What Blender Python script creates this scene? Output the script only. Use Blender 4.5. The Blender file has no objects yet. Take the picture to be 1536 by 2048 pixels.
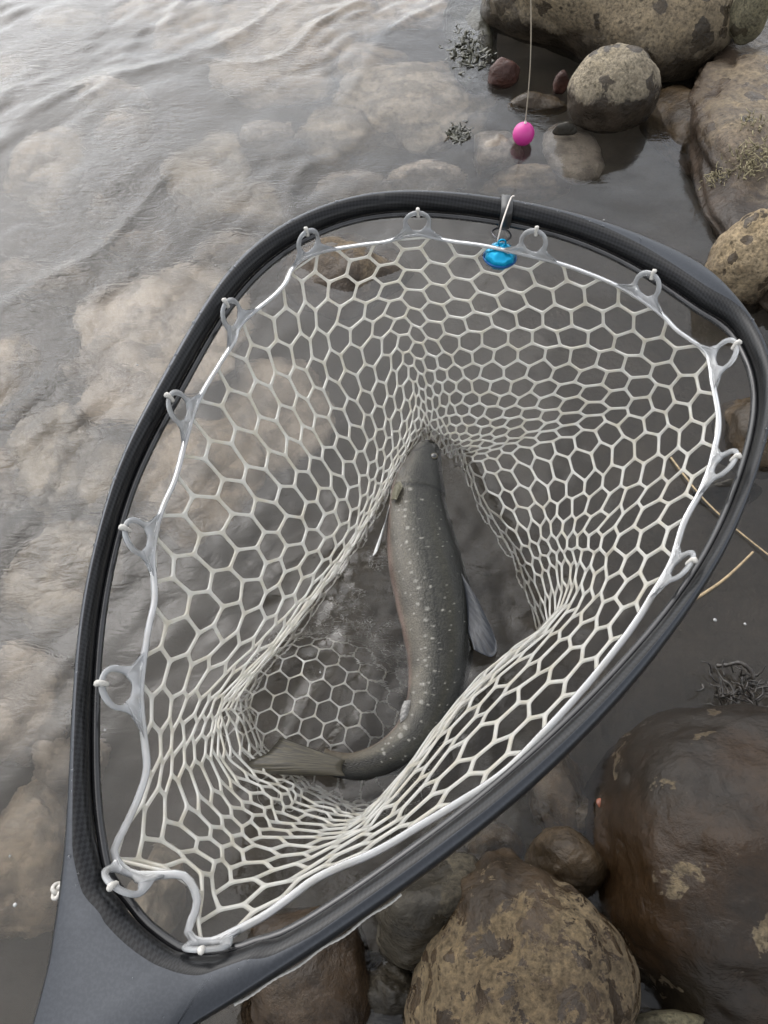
import bpy, bmesh, math, random
import numpy as np
from mathutils import Vector, Matrix

# ------------------------------------------------------------------ camera, sky, sun, exposure
scene = bpy.context.scene
C = scene.collection
CAM_H, PITCH, FPX = 0.66, math.radians(56), 1500.0      # metres above the water, degrees below the horizon, focal length in photo pixels
cam_data = bpy.data.cameras.new('camera')
cam = bpy.data.objects.new('camera', cam_data)
C.objects.link(cam)
cam.location = (0, 0, CAM_H)
cam.rotation_euler = (math.pi / 2 - PITCH, 0, 0)
cam_data.sensor_fit = 'VERTICAL'
cam_data.sensor_height = 36
cam_data.lens = FPX / 2048 * 36
cam_data.clip_start = 0.01
cam_data.clip_end = 500
scene.camera = cam

SUN_EL, SUN_AZ = math.radians(50), math.radians(-40)     # azimuth measured from +Y towards +X
world = bpy.data.worlds.new('World')
scene.world = world
world.use_nodes = True
wn, wl = world.node_tree.nodes, world.node_tree.links
wn.clear()
sky = wn.new('ShaderNodeTexSky')
sky.sky_type = 'NISHITA'
sky.sun_disc = False
sky.sun_elevation = SUN_EL
sky.sun_rotation = SUN_AZ
sky.air_density = 1.0
sky.dust_density = 2.0
hs = wn.new('ShaderNodeHueSaturation')                   # an overcast sky has little blue left
hs.inputs['Saturation'].default_value = 0.18
bg = wn.new('ShaderNodeBackground')
bg.inputs['Strength'].default_value = 0.15
wo = wn.new('ShaderNodeOutputWorld')
wl.new(sky.outputs[0], hs.inputs['Color'])
wl.new(hs.outputs[0], bg.inputs[0])
wl.new(bg.outputs[0], wo.inputs[0])

sun_data = bpy.data.lights.new('sun', 'SUN')
sun_data.energy = 0.5
sun_data.specular_factor = 1.0
sun_data.angle = math.radians(75)
sun_data.color = (1.0, 0.96, 0.9)
sun = bpy.data.objects.new('sun', sun_data)
C.objects.link(sun)
sd = Vector((math.sin(SUN_AZ) * math.cos(SUN_EL), math.cos(SUN_AZ) * math.cos(SUN_EL), math.sin(SUN_EL)))
sun.rotation_euler = sd.to_track_quat('Z', 'Y').to_euler()

vs = scene.view_settings
vs.view_transform = 'Standard'
vs.look = 'None'
vs.gamma = 1
vs.use_curve_mapping = False
vs.exposure = 1.58
cy = scene.cycles
cy.use_denoising = True
cy.max_bounces = 10
cy.transmission_bounces = 8
cy.transparent_max_bounces = 8
cy.volume_bounces = 2
cy.caustics_refractive = True
cy.caustics_reflective = True
cy.blur_glossy = 0.5

# ------------------------------------------------------------------ helpers
rng = np.random.default_rng(7)
random.seed(7)
FW = np.array([0, math.cos(PITCH), -math.sin(PITCH)])
UP = np.array([0, math.sin(PITCH), math.cos(PITCH)])
RT = np.array([1.0, 0, 0])
CAM = np.array([0, 0, CAM_H])

def ray(px, py):
    return RT * ((px - 768) / FPX) + UP * (-(py - 1024) / FPX) + FW

def at(px, py, z=0.0):
    """photo pixel -> point on the level z"""
    d = ray(px, py)
    return CAM + d * ((z - CAM_H) / d[2])

def depth_of(p):
    return float((np.asarray(p) - CAM) @ FW)

def _hash(ix, iy, iz, seed):
    n = (ix * 374761393 + iy * 668265263 + iz * 1274126177 + seed * 974634777) & 0xffffffff
    n = ((n ^ (n >> 13)) * 1274126177) & 0xffffffff
    return ((n ^ (n >> 16)) & 0xffff) / 65535.0 * 2 - 1

def vnoise(p, seed=0):
    """smooth value noise at Nx3 points, -1..1"""
    p = np.asarray(p, float)
    i = np.floor(p).astype(np.int64)
    f = p - i
    f = f * f * f * (f * (f * 6 - 15) + 10)
    r = 0
    for dx in (0, 1):
        wx = f[:, 0] if dx else 1 - f[:, 0]
        for dy in (0, 1):
            wy = f[:, 1] if dy else 1 - f[:, 1]
            for dz in (0, 1):
                wz = f[:, 2] if dz else 1 - f[:, 2]
                r = r + wx * wy * wz * _hash(i[:, 0] + dx, i[:, 1] + dy, i[:, 2] + dz, seed)
    return r

def fbm(p, octaves=4, seed=0, gain=0.5):
    a, r, p = 1.0, 0, np.asarray(p, float)
    for o in range(octaves):
        r = r + a * vnoise(p + 17.3 * o, seed + o)
        a *= gain
        p = p * 2.03
    return r

def mesh_obj(name, verts, faces, mat, parent=None, smooth=True, uvs=None):
    me = bpy.data.meshes.new(name)
    me.from_pydata([tuple(map(float, v)) for v in verts], [], faces)
    me.update()
    if smooth:
        me.polygons.foreach_set('use_smooth', [True] * len(me.polygons))
    if mat is not None:
        me.materials.append(mat)
    if uvs is not None:
        lay = me.uv_layers.new(name='UVMap')
        li = np.zeros(len(me.loops), int)
        me.loops.foreach_get('vertex_index', li)
        lay.data.foreach_set('uv', np.asarray(uvs, np.float32)[li].ravel())
    o = bpy.data.objects.new(name, me)
    C.objects.link(o)
    if parent is not None:
        o.parent = parent
        o.matrix_parent_inverse = Matrix.Translation(parent.location).inverted()
    return o

def empty(name, loc, label, cat, group=None):
    o = bpy.data.objects.new(name, None)
    o.empty_display_size = 0.05
    C.objects.link(o)
    o.location = tuple(map(float, loc))
    o['label'] = label
    o['category'] = cat
    if group:
        o['group'] = group
    return o

def tag(o, label, cat, group=None):
    o['label'] = label
    o['category'] = cat
    if group:
        o['group'] = group
    return o

def frames(path, closed=False, ref=(0, 0, 1)):
    path = np.asarray(path, float)
    if closed:
        t = np.roll(path, -1, 0) - np.roll(path, 1, 0)
    else:
        t = np.gradient(path, axis=0)
    t /= np.linalg.norm(t, axis=1)[:, None] + 1e-12
    n = np.cross(t, np.array(ref, float))
    ln = np.linalg.norm(n, axis=1)[:, None]
    n = np.where(ln < 1e-3, np.array([1.0, 0, 0]), n / (ln + 1e-12))
    b = np.cross(n, t)
    return t, n, b

def tube(path, r, sides=8, closed=False, ref=(0, 0, 1), squash=1.0, caps=True):
    """verts, faces of a tube; r may be per point"""
    path = np.asarray(path, float)
    m = len(path)
    r = np.broadcast_to(np.asarray(r, float), (m,))
    t, n, b = frames(path, closed, ref)
    V, F = [], []
    for i in range(m):
        for k in range(sides):
            a = 2 * math.pi * k / sides
            V.append(path[i] + n[i] * math.cos(a) * r[i] + b[i] * math.sin(a) * r[i] * squash)
    last = m if closed else m - 1
    for i in range(last):
        j = (i + 1) % m
        for k in range(sides):
            k2 = (k + 1) % sides
            F.append((i * sides + k, i * sides + k2, j * sides + k2, j * sides + k))
    if caps and not closed:
        F.append(tuple(range(sides))[::-1])
        F.append(tuple((m - 1) * sides + k for k in range(sides)))
    return V, F

def join(parts):
    V, F = [], []
    for v, f in parts:
        o = len(V)
        V += list(v)
        F += [tuple(i + o for i in q) for q in f]
    return V, F

def catmull(pts, n, closed=False):
    """resample a polyline of any dimension smoothly at n even steps of length"""
    p = np.asarray(pts, float)
    m = len(p)
    out = []
    segs = m if closed else m - 1
    for i in range(segs):
        if closed:
            a, b, c, d = p[(i - 1) % m], p[i], p[(i + 1) % m], p[(i + 2) % m]
        else:
            a, b, c, d = p[max(i - 1, 0)], p[i], p[i + 1], p[min(i + 2, m - 1)]
        for t in np.linspace(0, 1, 12, endpoint=False):
            out.append(0.5 * (2 * b + (c - a) * t + (2 * a - 5 * b + 4 * c - d) * t * t + (3 * b - a - 3 * c + d) * t ** 3))
    out.append(p[0] if closed else p[-1])
    out = np.array(out)
    s = np.r_[0, np.cumsum(np.linalg.norm(np.diff(out[:, :min(3, out.shape[1])], axis=0), axis=1))]
    q = np.linspace(0, s[-1], n, endpoint=not closed)
    return np.stack([np.interp(q, s, out[:, k]) for k in range(out.shape[1])], 1)

# ------------------------------------------------------------------ materials
def new_mat(name):
    m = bpy.data.materials.new(name)
    m.use_nodes = True
    nt = m.node_tree
    return m, nt, nt.nodes, nt.links, nt.nodes['Principled BSDF']

def ramp(nodes, stops, interp='LINEAR'):
    r = nodes.new('ShaderNodeValToRGB')
    r.color_ramp.interpolation = interp
    e = r.color_ramp.elements
    while len(e) > 1:
        e.remove(e[0])
    e[0].position, e[0].color = stops[0][0], (*stops[0][1], 1)
    for p, c in stops[1:]:
        x = e.new(p)
        x.color = (*c, 1)
    return r

def mixrgb(nodes, links, fac, a, b, blend='MIX'):
    m = nodes.new('ShaderNodeMix')
    m.data_type = 'RGBA'
    m.blend_type = blend
    for sock, v in ((m.inputs[0], fac), (m.inputs[6], a), (m.inputs[7], b)):
        if hasattr(v, 'links'):
            links.new(v, sock)
        elif isinstance(v, (int, float)):
            sock.default_value = v
        else:
            sock.default_value = (*v, 1)
    return m.outputs[2]

def math_node(nodes, links, op, a, b=None, clamp=False):
    m = nodes.new('ShaderNodeMath')
    m.operation = op
    m.use_clamp = clamp
    for sock, v in zip(m.inputs, (a, b)):
        if v is None:
            continue
        if hasattr(v, 'links'):
            links.new(v, sock)
        else:
            sock.default_value = v
    return m.outputs[0]

def noise_node(nodes, links, vec, scale, detail=5, rough=0.55, dist=0.0):
    n = nodes.new('ShaderNodeTexNoise')
    n.inputs['Scale'].default_value = scale
    n.inputs['Detail'].default_value = detail
    n.inputs['Roughness'].default_value = rough
    n.inputs['Distortion'].default_value = dist
    if vec is not None:
        links.new(vec, n.inputs['Vector'])
    return n.outputs['Fac']

def stone_mat(name, dry, dry2, wet, wet_line=0.03, wet_soft=0.02, spots=0.0, spot_scale=30, spot_col=None, grain=180, film=0.0, film_scale=14, wet_rough=0.16, offset=0.0, wet_y=None, wet2=None, relief=0.6, k=0.47):
    """bare stone: mottled grain, pores, a darker glossy wet zone near the water and wet spots; film = share of the stone wet with water"""
    dry, dry2, wet = (tuple(x * k for x in q) for q in (dry, dry2, wet))
    wet2 = wet2 and tuple(x * k for x in wet2)
    m, nt, N, L, P = new_mat(name)
    tc = N.new('ShaderNodeTexCoord')
    mp = N.new('ShaderNodeMapping')
    mp.inputs['Location'].default_value = (offset, offset * 1.7, offset * 0.3)
    L.new(tc.outputs['Object'], mp.inputs['Vector'])
    v = mp.outputs[0]
    big = noise_node(N, L, v, 9, 4)
    fine = noise_node(N, L, v, grain * 1.6, 6, 0.7)
    c = mixrgb(N, L, ramp_out(N, L, big, 0.38, 0.62), dry, dry2)
    c = mixrgb(N, L, 0.85, c, ramp_col(N, L, fine, [(0.34, (0.30, 0.28, 0.25)), (0.48, (0.92, 0.92, 0.92)), (0.64, (1.5, 1.45, 1.36))]), 'MULTIPLY')
    mid = noise_node(N, L, v, grain * 0.3, 5, 0.7)
    c = mixrgb(N, L, 0.7, c, ramp_col(N, L, mid, [(0.36, (0.55, 0.52, 0.5)), (0.5, (1.0, 1.0, 1.0)), (0.66, (1.25, 1.22, 1.15))]), 'MULTIPLY')
    vo = N.new('ShaderNodeTexVoronoi')
    vo.inputs['Scale'].default_value = grain * 0.55
    L.new(v, vo.inputs['Vector'])
    pore = ramp_out(N, L, vo.outputs['Distance'], 0.10, 0.30)
    poremask = ramp_out(N, L, noise_node(N, L, v, 40, 3), 0.46, 0.6)
    pf = math_node(N, L, 'MULTIPLY', math_node(N, L, 'SUBTRACT', 1.0, pore), poremask)
    c = mixrgb(N, L, math_node(N, L, 'MULTIPLY', pf, 0.85), c, tuple(x * 0.22 for x in dry2))
    # wetness: 1 below the wet line, ragged edge
    geo = N.new('ShaderNodeNewGeometry')
    sep = N.new('ShaderNodeSeparateXYZ')
    L.new(geo.outputs['Position'], sep.inputs[0])
    edge = noise_node(N, L, v, 16, 6, 0.65, 0.6)
    zz = math_node(N, L, 'ADD', sep.outputs['Z'], math_node(N, L, 'MULTIPLY', math_node(N, L, 'SUBTRACT', edge, 0.5), -0.12))
    mr = N.new('ShaderNodeMapRange')
    mr.inputs['From Min'].default_value = wet_line - wet_soft
    mr.inputs['From Max'].default_value = wet_line + wet_soft
    mr.inputs['To Min'].default_value = 1
    mr.inputs['To Max'].default_value = 0
    L.new(zz, mr.inputs['Value'])
    wetf = mr.outputs[0]
    if spots > 0:
        sv = N.new('ShaderNodeTexVoronoi')
        sv.inputs['Scale'].default_value = spot_scale
        sv.inputs['Randomness'].default_value = 1
        wob = N.new('ShaderNodeMix'); wob.data_type = 'VECTOR'
        nz = N.new('ShaderNodeTexNoise'); nz.inputs['Scale'].default_value = spot_scale * 1.6; nz.inputs['Detail'].default_value = 4
        L.new(v, nz.inputs['Vector'])
        add = N.new('ShaderNodeVectorMath'); add.operation = 'MULTIPLY_ADD'
        L.new(nz.outputs['Color'], add.inputs[0]); add.inputs[1].default_value = (0.9 / spot_scale,) * 3; L.new(v, add.inputs[2])
        L.new(add.outputs[0], sv.inputs['Vector'])
        sepc = N.new('ShaderNodeSeparateColor')
        L.new(sv.outputs['Color'], sepc.inputs[0])
        rad = math_node(N, L, 'MULTIPLY', math_node(N, L, 'GREATER_THAN', sepc.outputs[0], 1 - spots), math_node(N, L, 'ADD', 0.36, math_node(N, L, 'MULTIPLY', math_node(N, L, 'POWER', sepc.outputs[1], 2.0), 0.32)))
        rad = math_node(N, L, 'SUBTRACT', rad, 0.03)
        sp = ramp_out(N, L, math_node(N, L, 'SUBTRACT', rad, sv.outputs['Distance']), -0.015, 0.035)
        wetf = math_node(N, L, 'MAXIMUM', wetf, math_node(N, L, 'MULTIPLY', sp, 0.9))
    if film > 0:
        fn = noise_node(N, L, v, film_scale, 8, 0.66, 0.35)
        ff = ramp_out(N, L, fn, 0.5 + (0.5 - film) * 0.5 - 0.015, 0.5 + (0.5 - film) * 0.5 + 0.02)
        wetf = math_node(N, L, 'MAXIMUM', wetf, ff)
    if wet_y is not None:                                            # the end of the stone that the waves reach
        so_ = N.new('ShaderNodeSeparateXYZ'); L.new(tc.outputs['Object'], so_.inputs[0])
        yy = math_node(N, L, 'ADD', so_.outputs['Y'], math_node(N, L, 'MULTIPLY', math_node(N, L, 'SUBTRACT', noise_node(N, L, v, 38, 6, 0.7, 0.5), 0.5), 0.22))
        wetf = math_node(N, L, 'MAXIMUM', wetf, ramp_out(N, L, yy, *wet_y))
    wc = mixrgb(N, L, ramp_out(N, L, noise_node(N, L, v, 22 if wet2 is None else 7, 6, 0.6), 0.42, 0.58), wet, wet2 or tuple(x * 0.55 for x in wet))
    wc = mixrgb(N, L, 0.5, wc, ramp_col(N, L, fine, [(0.3, (0.5, 0.5, 0.5)), (0.6, (1.25, 1.2, 1.15))]), 'MULTIPLY')
    if spot_col is not None:
        wc = mixrgb(N, L, 0.5, wc, spot_col)
    c = mixrgb(N, L, wetf, c, wc)
    L.new(c, P.inputs['Base Color'])
    rr = N.new('ShaderNodeMapRange')
    rr.inputs['To Min'].default_value = 0.85
    rr.inputs['To Max'].default_value = wet_rough
    L.new(wetf, rr.inputs['Value'])
    L.new(rr.outputs[0], P.inputs['Roughness'])
    P.inputs['Specular IOR Level'].default_value = 0.22
    # relief: coarse lumps + fine grain, smoother where a film of water lies on it
    b1 = N.new('ShaderNodeBump'); b1.inputs['Distance'].default_value = 0.009; b1.inputs['Strength'].default_value = relief
    L.new(noise_node(N, L, v, 45, 6, 0.6, 0.4), b1.inputs['Height'])
    b2 = N.new('ShaderNodeBump'); b2.inputs['Distance'].default_value = 0.006
    L.new(fine, b2.inputs['Height'])
    L.new(math_node(N, L, 'SUBTRACT', 0.8, math_node(N, L, 'MULTIPLY', wetf, 0.5)), b2.inputs['Strength'])
    L.new(b1.outputs[0], b2.inputs['Normal'])
    L.new(b2.outputs[0], P.inputs['Normal'])
    return m

def ramp_out(N, L, val, lo, hi):
    mr = N.new('ShaderNodeMapRange')
    mr.interpolation_type = 'SMOOTHSTEP'
    mr.inputs['From Min'].default_value = lo
    mr.inputs['From Max'].default_value = hi
    L.new(val, mr.inputs['Value'])
    return mr.outputs[0]

def ramp_col(N, L, val, stops):
    r = ramp(N, stops)
    L.new(val, r.inputs[0])
    return r.outputs[0]

def plain_mat(name, col, rough=0.5, metallic=0.0, spec=0.5, noise=0.0, nscale=60, coat=0.0, bump=0.0):
    m, nt, N, L, P = new_mat(name)
    P.inputs['Roughness'].default_value = rough
    P.inputs['Metallic'].default_value = metallic
    P.inputs['Specular IOR Level'].default_value = spec
    P.inputs['Coat Weight'].default_value = coat
    P.inputs['Coat Roughness'].default_value = 0.1
    tc = N.new('ShaderNodeTexCoord')
    f = noise_node(N, L, tc.outputs['Object'], nscale, 5)
    c = mixrgb(N, L, ramp_out(N, L, f, 0.35, 0.65), tuple(x * (1 - noise) for x in col), tuple(min(1, x * (1 + noise)) for x in col))
    L.new(c, P.inputs['Base Color'])
    if bump:
        b = N.new('ShaderNodeBump'); b.inputs['Distance'].default_value = bump
        L.new(f, b.inputs['Height']); L.new(b.outputs[0], P.inputs['Normal'])
    return m

# ------------------------------------------------------------------ the bed of the shore (one sheet to the horizon) and the water
def smooth(a, b, x):
    t = np.clip((x - a) / (b - a), 0, 1)
    return t * t * (3 - 2 * t)

def stretched(lo, hi, step, far):
    mid = list(np.arange(lo, hi + step / 2, step))
    a, d = [], step
    x = lo
    while x > -far:
        d *= 1.35; x -= d; a.append(x)
    b, d = [], step
    x = mid[-1]
    while x < far:
        d *= 1.35; x += d; b.append(x)
    return np.array(a[::-1] + mid + b)

def grid_faces(nx, ny):
    i = np.arange(nx - 1)[None, :] + np.arange(ny - 1)[:, None] * nx
    i = i.ravel()
    return np.stack([i, i + 1, i + 1 + nx, i + nx], 1)

def bed_height(x, y):
    shore = smooth(0.35, 1.5, x * 0.85 - (y - 0.5) * 0.25)          # towards the right the bed climbs out of the water
    z = -0.27 + 0.13 * smooth(-0.5, 0.35, x - (y - 0.6) * 0.3) + 0.30 * shore
    z = z + 0.10 * smooth(0.25, -0.5, y) * smooth(-0.1, 0.4, x)      # and towards the camera's feet on the right
    p = np.stack([x, y, 0 * x], 1)
    bank = smooth(0.46, 0.74, x + 0.10 * vnoise(p * 4, 15) - 0.1 * (y - 1.0)) * smooth(0.45, 0.8, y)
    z = z + bank * (0.13 + 0.05 * fbm(p * 9, 3, 13))
    near = np.exp(-((x - 0.2) ** 2 + (y - 0.8) ** 2) / 8)
    z = z + (0.02 * fbm(p * 6, 3, 3) + 0.006 * fbm(p * 30, 3, 9)) * near
    return z

gx, gy = stretched(-1.6, 1.7, 0.016, 160), stretched(-0.6, 2.6, 0.016, 160)
X, Y = np.meshgrid(gx, gy)
Zb = bed_height(X.ravel(), Y.ravel())
bed_m, nt, N, L, P = new_mat('silty_bed')
tc = N.new('ShaderNodeTexCoord')
f1 = noise_node(N, L, tc.outputs['Object'], 7, 6, 0.6)
f2 = noise_node(N, L, tc.outputs['Object'], 90, 5, 0.6)
c = mixrgb(N, L, ramp_out(N, L, f1, 0.35, 0.65), (0.026, 0.020, 0.013), (0.055, 0.043, 0.030))
c = mixrgb(N, L, 0.5, c, ramp_col(N, L, f2, [(0.3, (0.5, 0.5, 0.5)), (0.65, (1.3, 1.25, 1.2))]), 'MULTIPLY')
L.new(c, P.inputs['Base Color'])
P.inputs['Roughness'].default_value = 0.7
b = N.new('ShaderNodeBump'); b.inputs['Distance'].default_value = 0.006
L.new(f2, b.inputs['Height']); L.new(b.outputs[0], P.inputs['Normal'])
bed = mesh_obj('lake_bed', np.stack([X.ravel(), Y.ravel(), Zb], 1), grid_faces(len(gx), len(gy)).tolist(), bed_m)
bed['kind'] = 'structure'

def open_water(x, y):
    """1 where the swell comes in from the open water (left and far), 0 in the nearly still pool by the stones"""
    return smooth(0.26, -0.40, x - (y - 0.9) * 0.30 + 0.10 * vnoise(np.stack([x * 3, y * 3, 0 * x], 1), 5))

def wave_height(x, y):
    op = open_water(x, y)
    a = math.radians(58)
    u = x * math.cos(a) + y * math.sin(a)                           # along the crests
    v = -x * math.sin(a) + y * math.cos(a)
    p1 = np.stack([u * 2.2, v * 7.0, 0 * x], 1)
    p2 = np.stack([u * 7, v * 19, 0 * x + 3], 1)
    p3 = np.stack([u * 19, v * 46, 0 * x + 6], 1)
    wob = 0.45 * vnoise(np.stack([x * 4, y * 4, 0 * x], 1), 21)[:, None]
    gust = smooth(-0.35, 0.5, vnoise(np.stack([u * 3.1, v * 6.0, 0 * x + 9], 1), 61))
    ridge = 1 - np.abs(vnoise(p1 + wob, 31))
    h = 0.0045 * ridge ** 3 + 0.0018 * vnoise(p2 + wob, 33) + (0.0005 + 0.0022 * gust) * vnoise(p3 + wob * 2.5, 35)
    h = h * (0.05 + 0.95 * op)
    # light wrinkles everywhere
    q = np.stack([x, y, 0 * x], 1)
    h = h + 0.0007 * vnoise(q * np.array([14, 24, 1]), 41) + 0.00022 * vnoise(q * 55, 43)
    # the fish has just moved: the water in the bag is wrinkled
    f = at(840, 1300)
    r2 = ((x - f[0]) / 0.17) ** 2 + ((y - f[1]) / 0.2) ** 2
    h = h + np.exp(-r2) * (0.0030 * fbm(q * 58 + 0.6 * vnoise(q * 30, 3)[:, None], 2, 51))
    return h

wx, wy = stretched(-1.35, 1.25, 0.0055, 150), stretched(-0.15, 2.2, 0.0055, 150)
X, Y = np.meshgrid(wx, wy)
far = np.exp(-(np.maximum(np.abs(X.ravel()) - 1.4, 0) ** 2 + np.maximum(np.abs(Y.ravel() - 1.0) - 1.4, 0) ** 2) / 2)
Zw = wave_height(X.ravel(), Y.ravel()) * far
nx, ny = len(wx), len(wy)
top = np.stack([X.ravel(), Y.ravel(), Zw], 1)
faces = grid_faces(nx, ny).tolist()
nb = len(top)
corner = [0, nx - 1, nx * ny - 1, nx * (ny - 1)]
bot = [(*top[k][:2], -1.2) for k in corner]
rimloop = [list(range(0, nx)), [nx - 1 + nx * k for k in range(ny)], list(range(nx * ny - 1, nx * (ny - 1) - 1, -1)), [nx * (ny - 1 - k) for k in range(ny)]]
for k in range(4):
    faces.append(tuple(rimloop[k][::-1]) + (nb + k, nb + (k + 1) % 4))
faces.append((nb + 3, nb + 2, nb + 1, nb))
wm, nt, N, L, P = new_mat('lake_water')
N.remove(P)
out = N['Material Output']
gl = N.new('ShaderNodeBsdfGlass')
gl.inputs['IOR'].default_value = 1.333
gl.inputs['Roughness'].default_value = 0.0
tc = N.new('ShaderNodeTexCoord')
bp = N.new('ShaderNodeBump'); bp.inputs['Distance'].default_value = 0.0022
mpw = N.new('ShaderNodeMapping'); mpw.inputs['Rotation'].default_value = (0, 0, -math.radians(58)); mpw.inputs['Scale'].default_value = (0.45, 1.0, 1.0)
L.new(tc.outputs['Object'], mpw.inputs['Vector'])
L.new(noise_node(N, L, mpw.outputs[0], 95, 3, 0.55, 1.2), bp.inputs['Height'])
ag = N.new('ShaderNodeAttribute'); ag.attribute_name = 'ruffled'
L.new(math_node(N, L, 'ADD', 0.10, math_node(N, L, 'MULTIPLY', ag.outputs['Fac'], 0.9)), bp.inputs['Strength'])
L.new(bp.outputs[0], gl.inputs['Normal'])
L.new(gl.outputs[0], out.inputs['Surface'])
pv = N.new('ShaderNodeVolumePrincipled')
pv.inputs['Color'].default_value = (0.17, 0.15, 0.12, 1)
pv.inputs['Density'].default_value = 2.6
pv.inputs['Anisotropy'].default_value = 0.0
L.new(pv.outputs[0], out.inputs['Volume'])
water = mesh_obj('lake_water', np.vstack([top, bot]), faces, wm)
water['kind'] = 'structure'
fq = at(840, 1300)
ruf = open_water(X.ravel(), Y.ravel()) * (0.35 + 0.65 * smooth(-0.3, 0.4, vnoise(np.stack([X.ravel() * 5, Y.ravel() * 5, 0 * X.ravel()], 1), 71)))
ruf = np.maximum(ruf, 0.55 * np.exp(-((X.ravel() - fq[0]) / 0.16) ** 2 - ((Y.ravel() - fq[1]) / 0.19) ** 2))
ra = water.data.attributes.new('ruffled', 'FLOAT', 'POINT')
ra.data.foreach_set('value', np.r_[ruf, np.zeros(4)].astype(np.float32))

# ------------------------------------------------------------------ stones
_ico = {}
def ico(sub):
    if sub not in _ico:
        bm = bmesh.new()
        bmesh.ops.create_icosphere(bm, subdivisions=sub, radius=1)
        _ico[sub] = (np.array([v.co[:] for v in bm.verts]), [tuple(v.index for v in f.verts) for f in bm.faces])
        bm.free()
    return _ico[sub]

def stone(name, px, py, a, b, zc, rz, mat, label, cat='stone', seed=1, rot=0.0, sub=5, lump=0.10, facets=5, cut=0.80, box=1.0, sharp=14.0, group=None, warp=None, rough=0.012, top=None):
    """a stone whose middle is seen at photo pixel (px,py), a and b its half width and height there; zc its middle height, rz its half thickness"""
    ctr = at(px, py, zc)
    mpp = depth_of(ctr) / FPX
    d = ray(px, py)
    el = math.atan2(-d[2], math.hypot(d[0], d[1]))
    rx = a * mpp
    hh = b * mpp
    ry = math.sqrt(max(hh * hh - (rz * math.cos(el)) ** 2, (0.35 * hh) ** 2)) / max(math.sin(el), 0.2)
    D, F = ico(sub)
    r = np.ones(len(D))
    g = np.random.default_rng(seed * 101 + 5)
    for k in range(facets):                                          # worn flat faces
        n = g.normal(size=3); n /= np.linalg.norm(n)
        h = cut + g.uniform(-0.06, 0.16)
        dd = D @ n
        lim = h / np.maximum(dd, 1e-3)
        k_ = sharp
        rr = np.where(dd > 0.05, -np.log(np.exp(-k_ * r) + np.exp(-k_ * np.minimum(lim, 4))) / k_, r)
        r = rr
    if box != 1.0:
        r = r * (np.abs(D) ** (2 / box * 1.0)).sum(1) ** (-box / 2)
    r = r * (1 + lump * fbm(D * 1.6 + seed * 3.1, 3, seed) + rough * fbm(D * 9 + seed, 4, seed + 7))
    Q = D * r[:, None]
    if warp is not None:
        Q = warp(Q)
    Q = Q * np.array([rx, ry, rz])
    if top is not None:
        lim = top - zc
        Q[:, 2] = np.where(Q[:, 2] > lim, lim + (Q[:, 2] - lim) * 0.25, Q[:, 2])
    c, s = math.cos(rot), math.sin(rot)
    Q = np.stack([Q[:, 0] * c - Q[:, 1] * s, Q[:, 0] * s + Q[:, 1] * c, Q[:, 2]], 1)
    o = mesh_obj(name, Q, F, mat)
    o.location = tuple(map(float, ctr))
    tag(o, label, cat, group)
    return o

TAN, TAN2 = (0.52, 0.45, 0.335), (0.34, 0.295, 0.22)
tan_spot = stone_mat('tan_stone_spotted', TAN, (0.36, 0.31, 0.23), (0.075, 0.058, 0.042), wet_line=0.052, wet_soft=0.006, spots=0.5, spot_scale=32, grain=150)
tan_spot2 = stone_mat('warm_tan_stone', (0.52, 0.41, 0.265), (0.40, 0.31, 0.20), (0.085, 0.062, 0.042), wet_line=0.03, wet_soft=0.02, spots=0.35, spot_scale=60, grain=130, offset=6)
tan_big = stone_mat('tan_boulder_spotted', (0.42, 0.345, 0.235), (0.31, 0.25, 0.17), (0.075, 0.058, 0.040), wet_line=0.05, spots=0.62, spot_scale=24, grain=120, offset=2)
shore_m = stone_mat('shore_slab_stone', (0.50, 0.40, 0.26), (0.31, 0.245, 0.175), (0.085, 0.062, 0.045), wet_line=0.062, wet_soft=0.03, spots=0.3, spot_scale=40, grain=110, film=0.16, film_scale=9, offset=4)
wet_big = stone_mat('wet_brown_boulder', (0.36, 0.29, 0.19), (0.22, 0.17, 0.11), (0.068, 0.040, 0.020), wet_line=0.02, film=0.72, film_scale=22, wet_rough=0.1, grain=110, offset=5, wet2=(0.040, 0.030, 0.021), relief=0.4, k=0.34)
tan_low = stone_mat('tan_stone_half_wet', (0.36, 0.275, 0.165), (0.24, 0.18, 0.11), (0.085, 0.057, 0.033), wet_line=0.02, wet_rough=0.1, film=0.40, film_scale=60, spots=0.45, spot_scale=75, grain=150, offset=9, wet_y=(0.035, 0.06), k=0.41)
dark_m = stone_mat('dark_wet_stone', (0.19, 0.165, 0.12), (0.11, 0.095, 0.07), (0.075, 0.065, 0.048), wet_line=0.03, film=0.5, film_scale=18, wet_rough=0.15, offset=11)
brown_m = stone_mat('brown_wet_stone', (0.17, 0.125, 0.08), (0.12, 0.085, 0.05), (0.10, 0.07, 0.04), wet_line=0.3, wet_rough=0.13, offset=13)
red_m = stone_mat('red_stone', (0.23, 0.11, 0.085), (0.17, 0.085, 0.07), (0.14, 0.065, 0.05), wet_line=0.3, wet_rough=0.2, offset=15)
olive_m = stone_mat('olive_stone', (0.33, 0.30, 0.19), (0.24, 0.22, 0.15), (0.09, 0.075, 0.05), wet_line=0.02, spots=0.2, spot_scale=40, offset=17)
sub_pale = stone_mat('submerged_pale_stone', (0.56, 0.48, 0.38), (0.46, 0.385, 0.30), (0.56, 0.47, 0.365), wet_line=0.3, wet_rough=0.5, offset=19, k=0.62)
sub_grey = stone_mat('submerged_grey_stone', (0.40, 0.35, 0.28), (0.30, 0.26, 0.21), (0.36, 0.31, 0.25), wet_line=0.3, wet_rough=0.3, offset=23)
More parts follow.
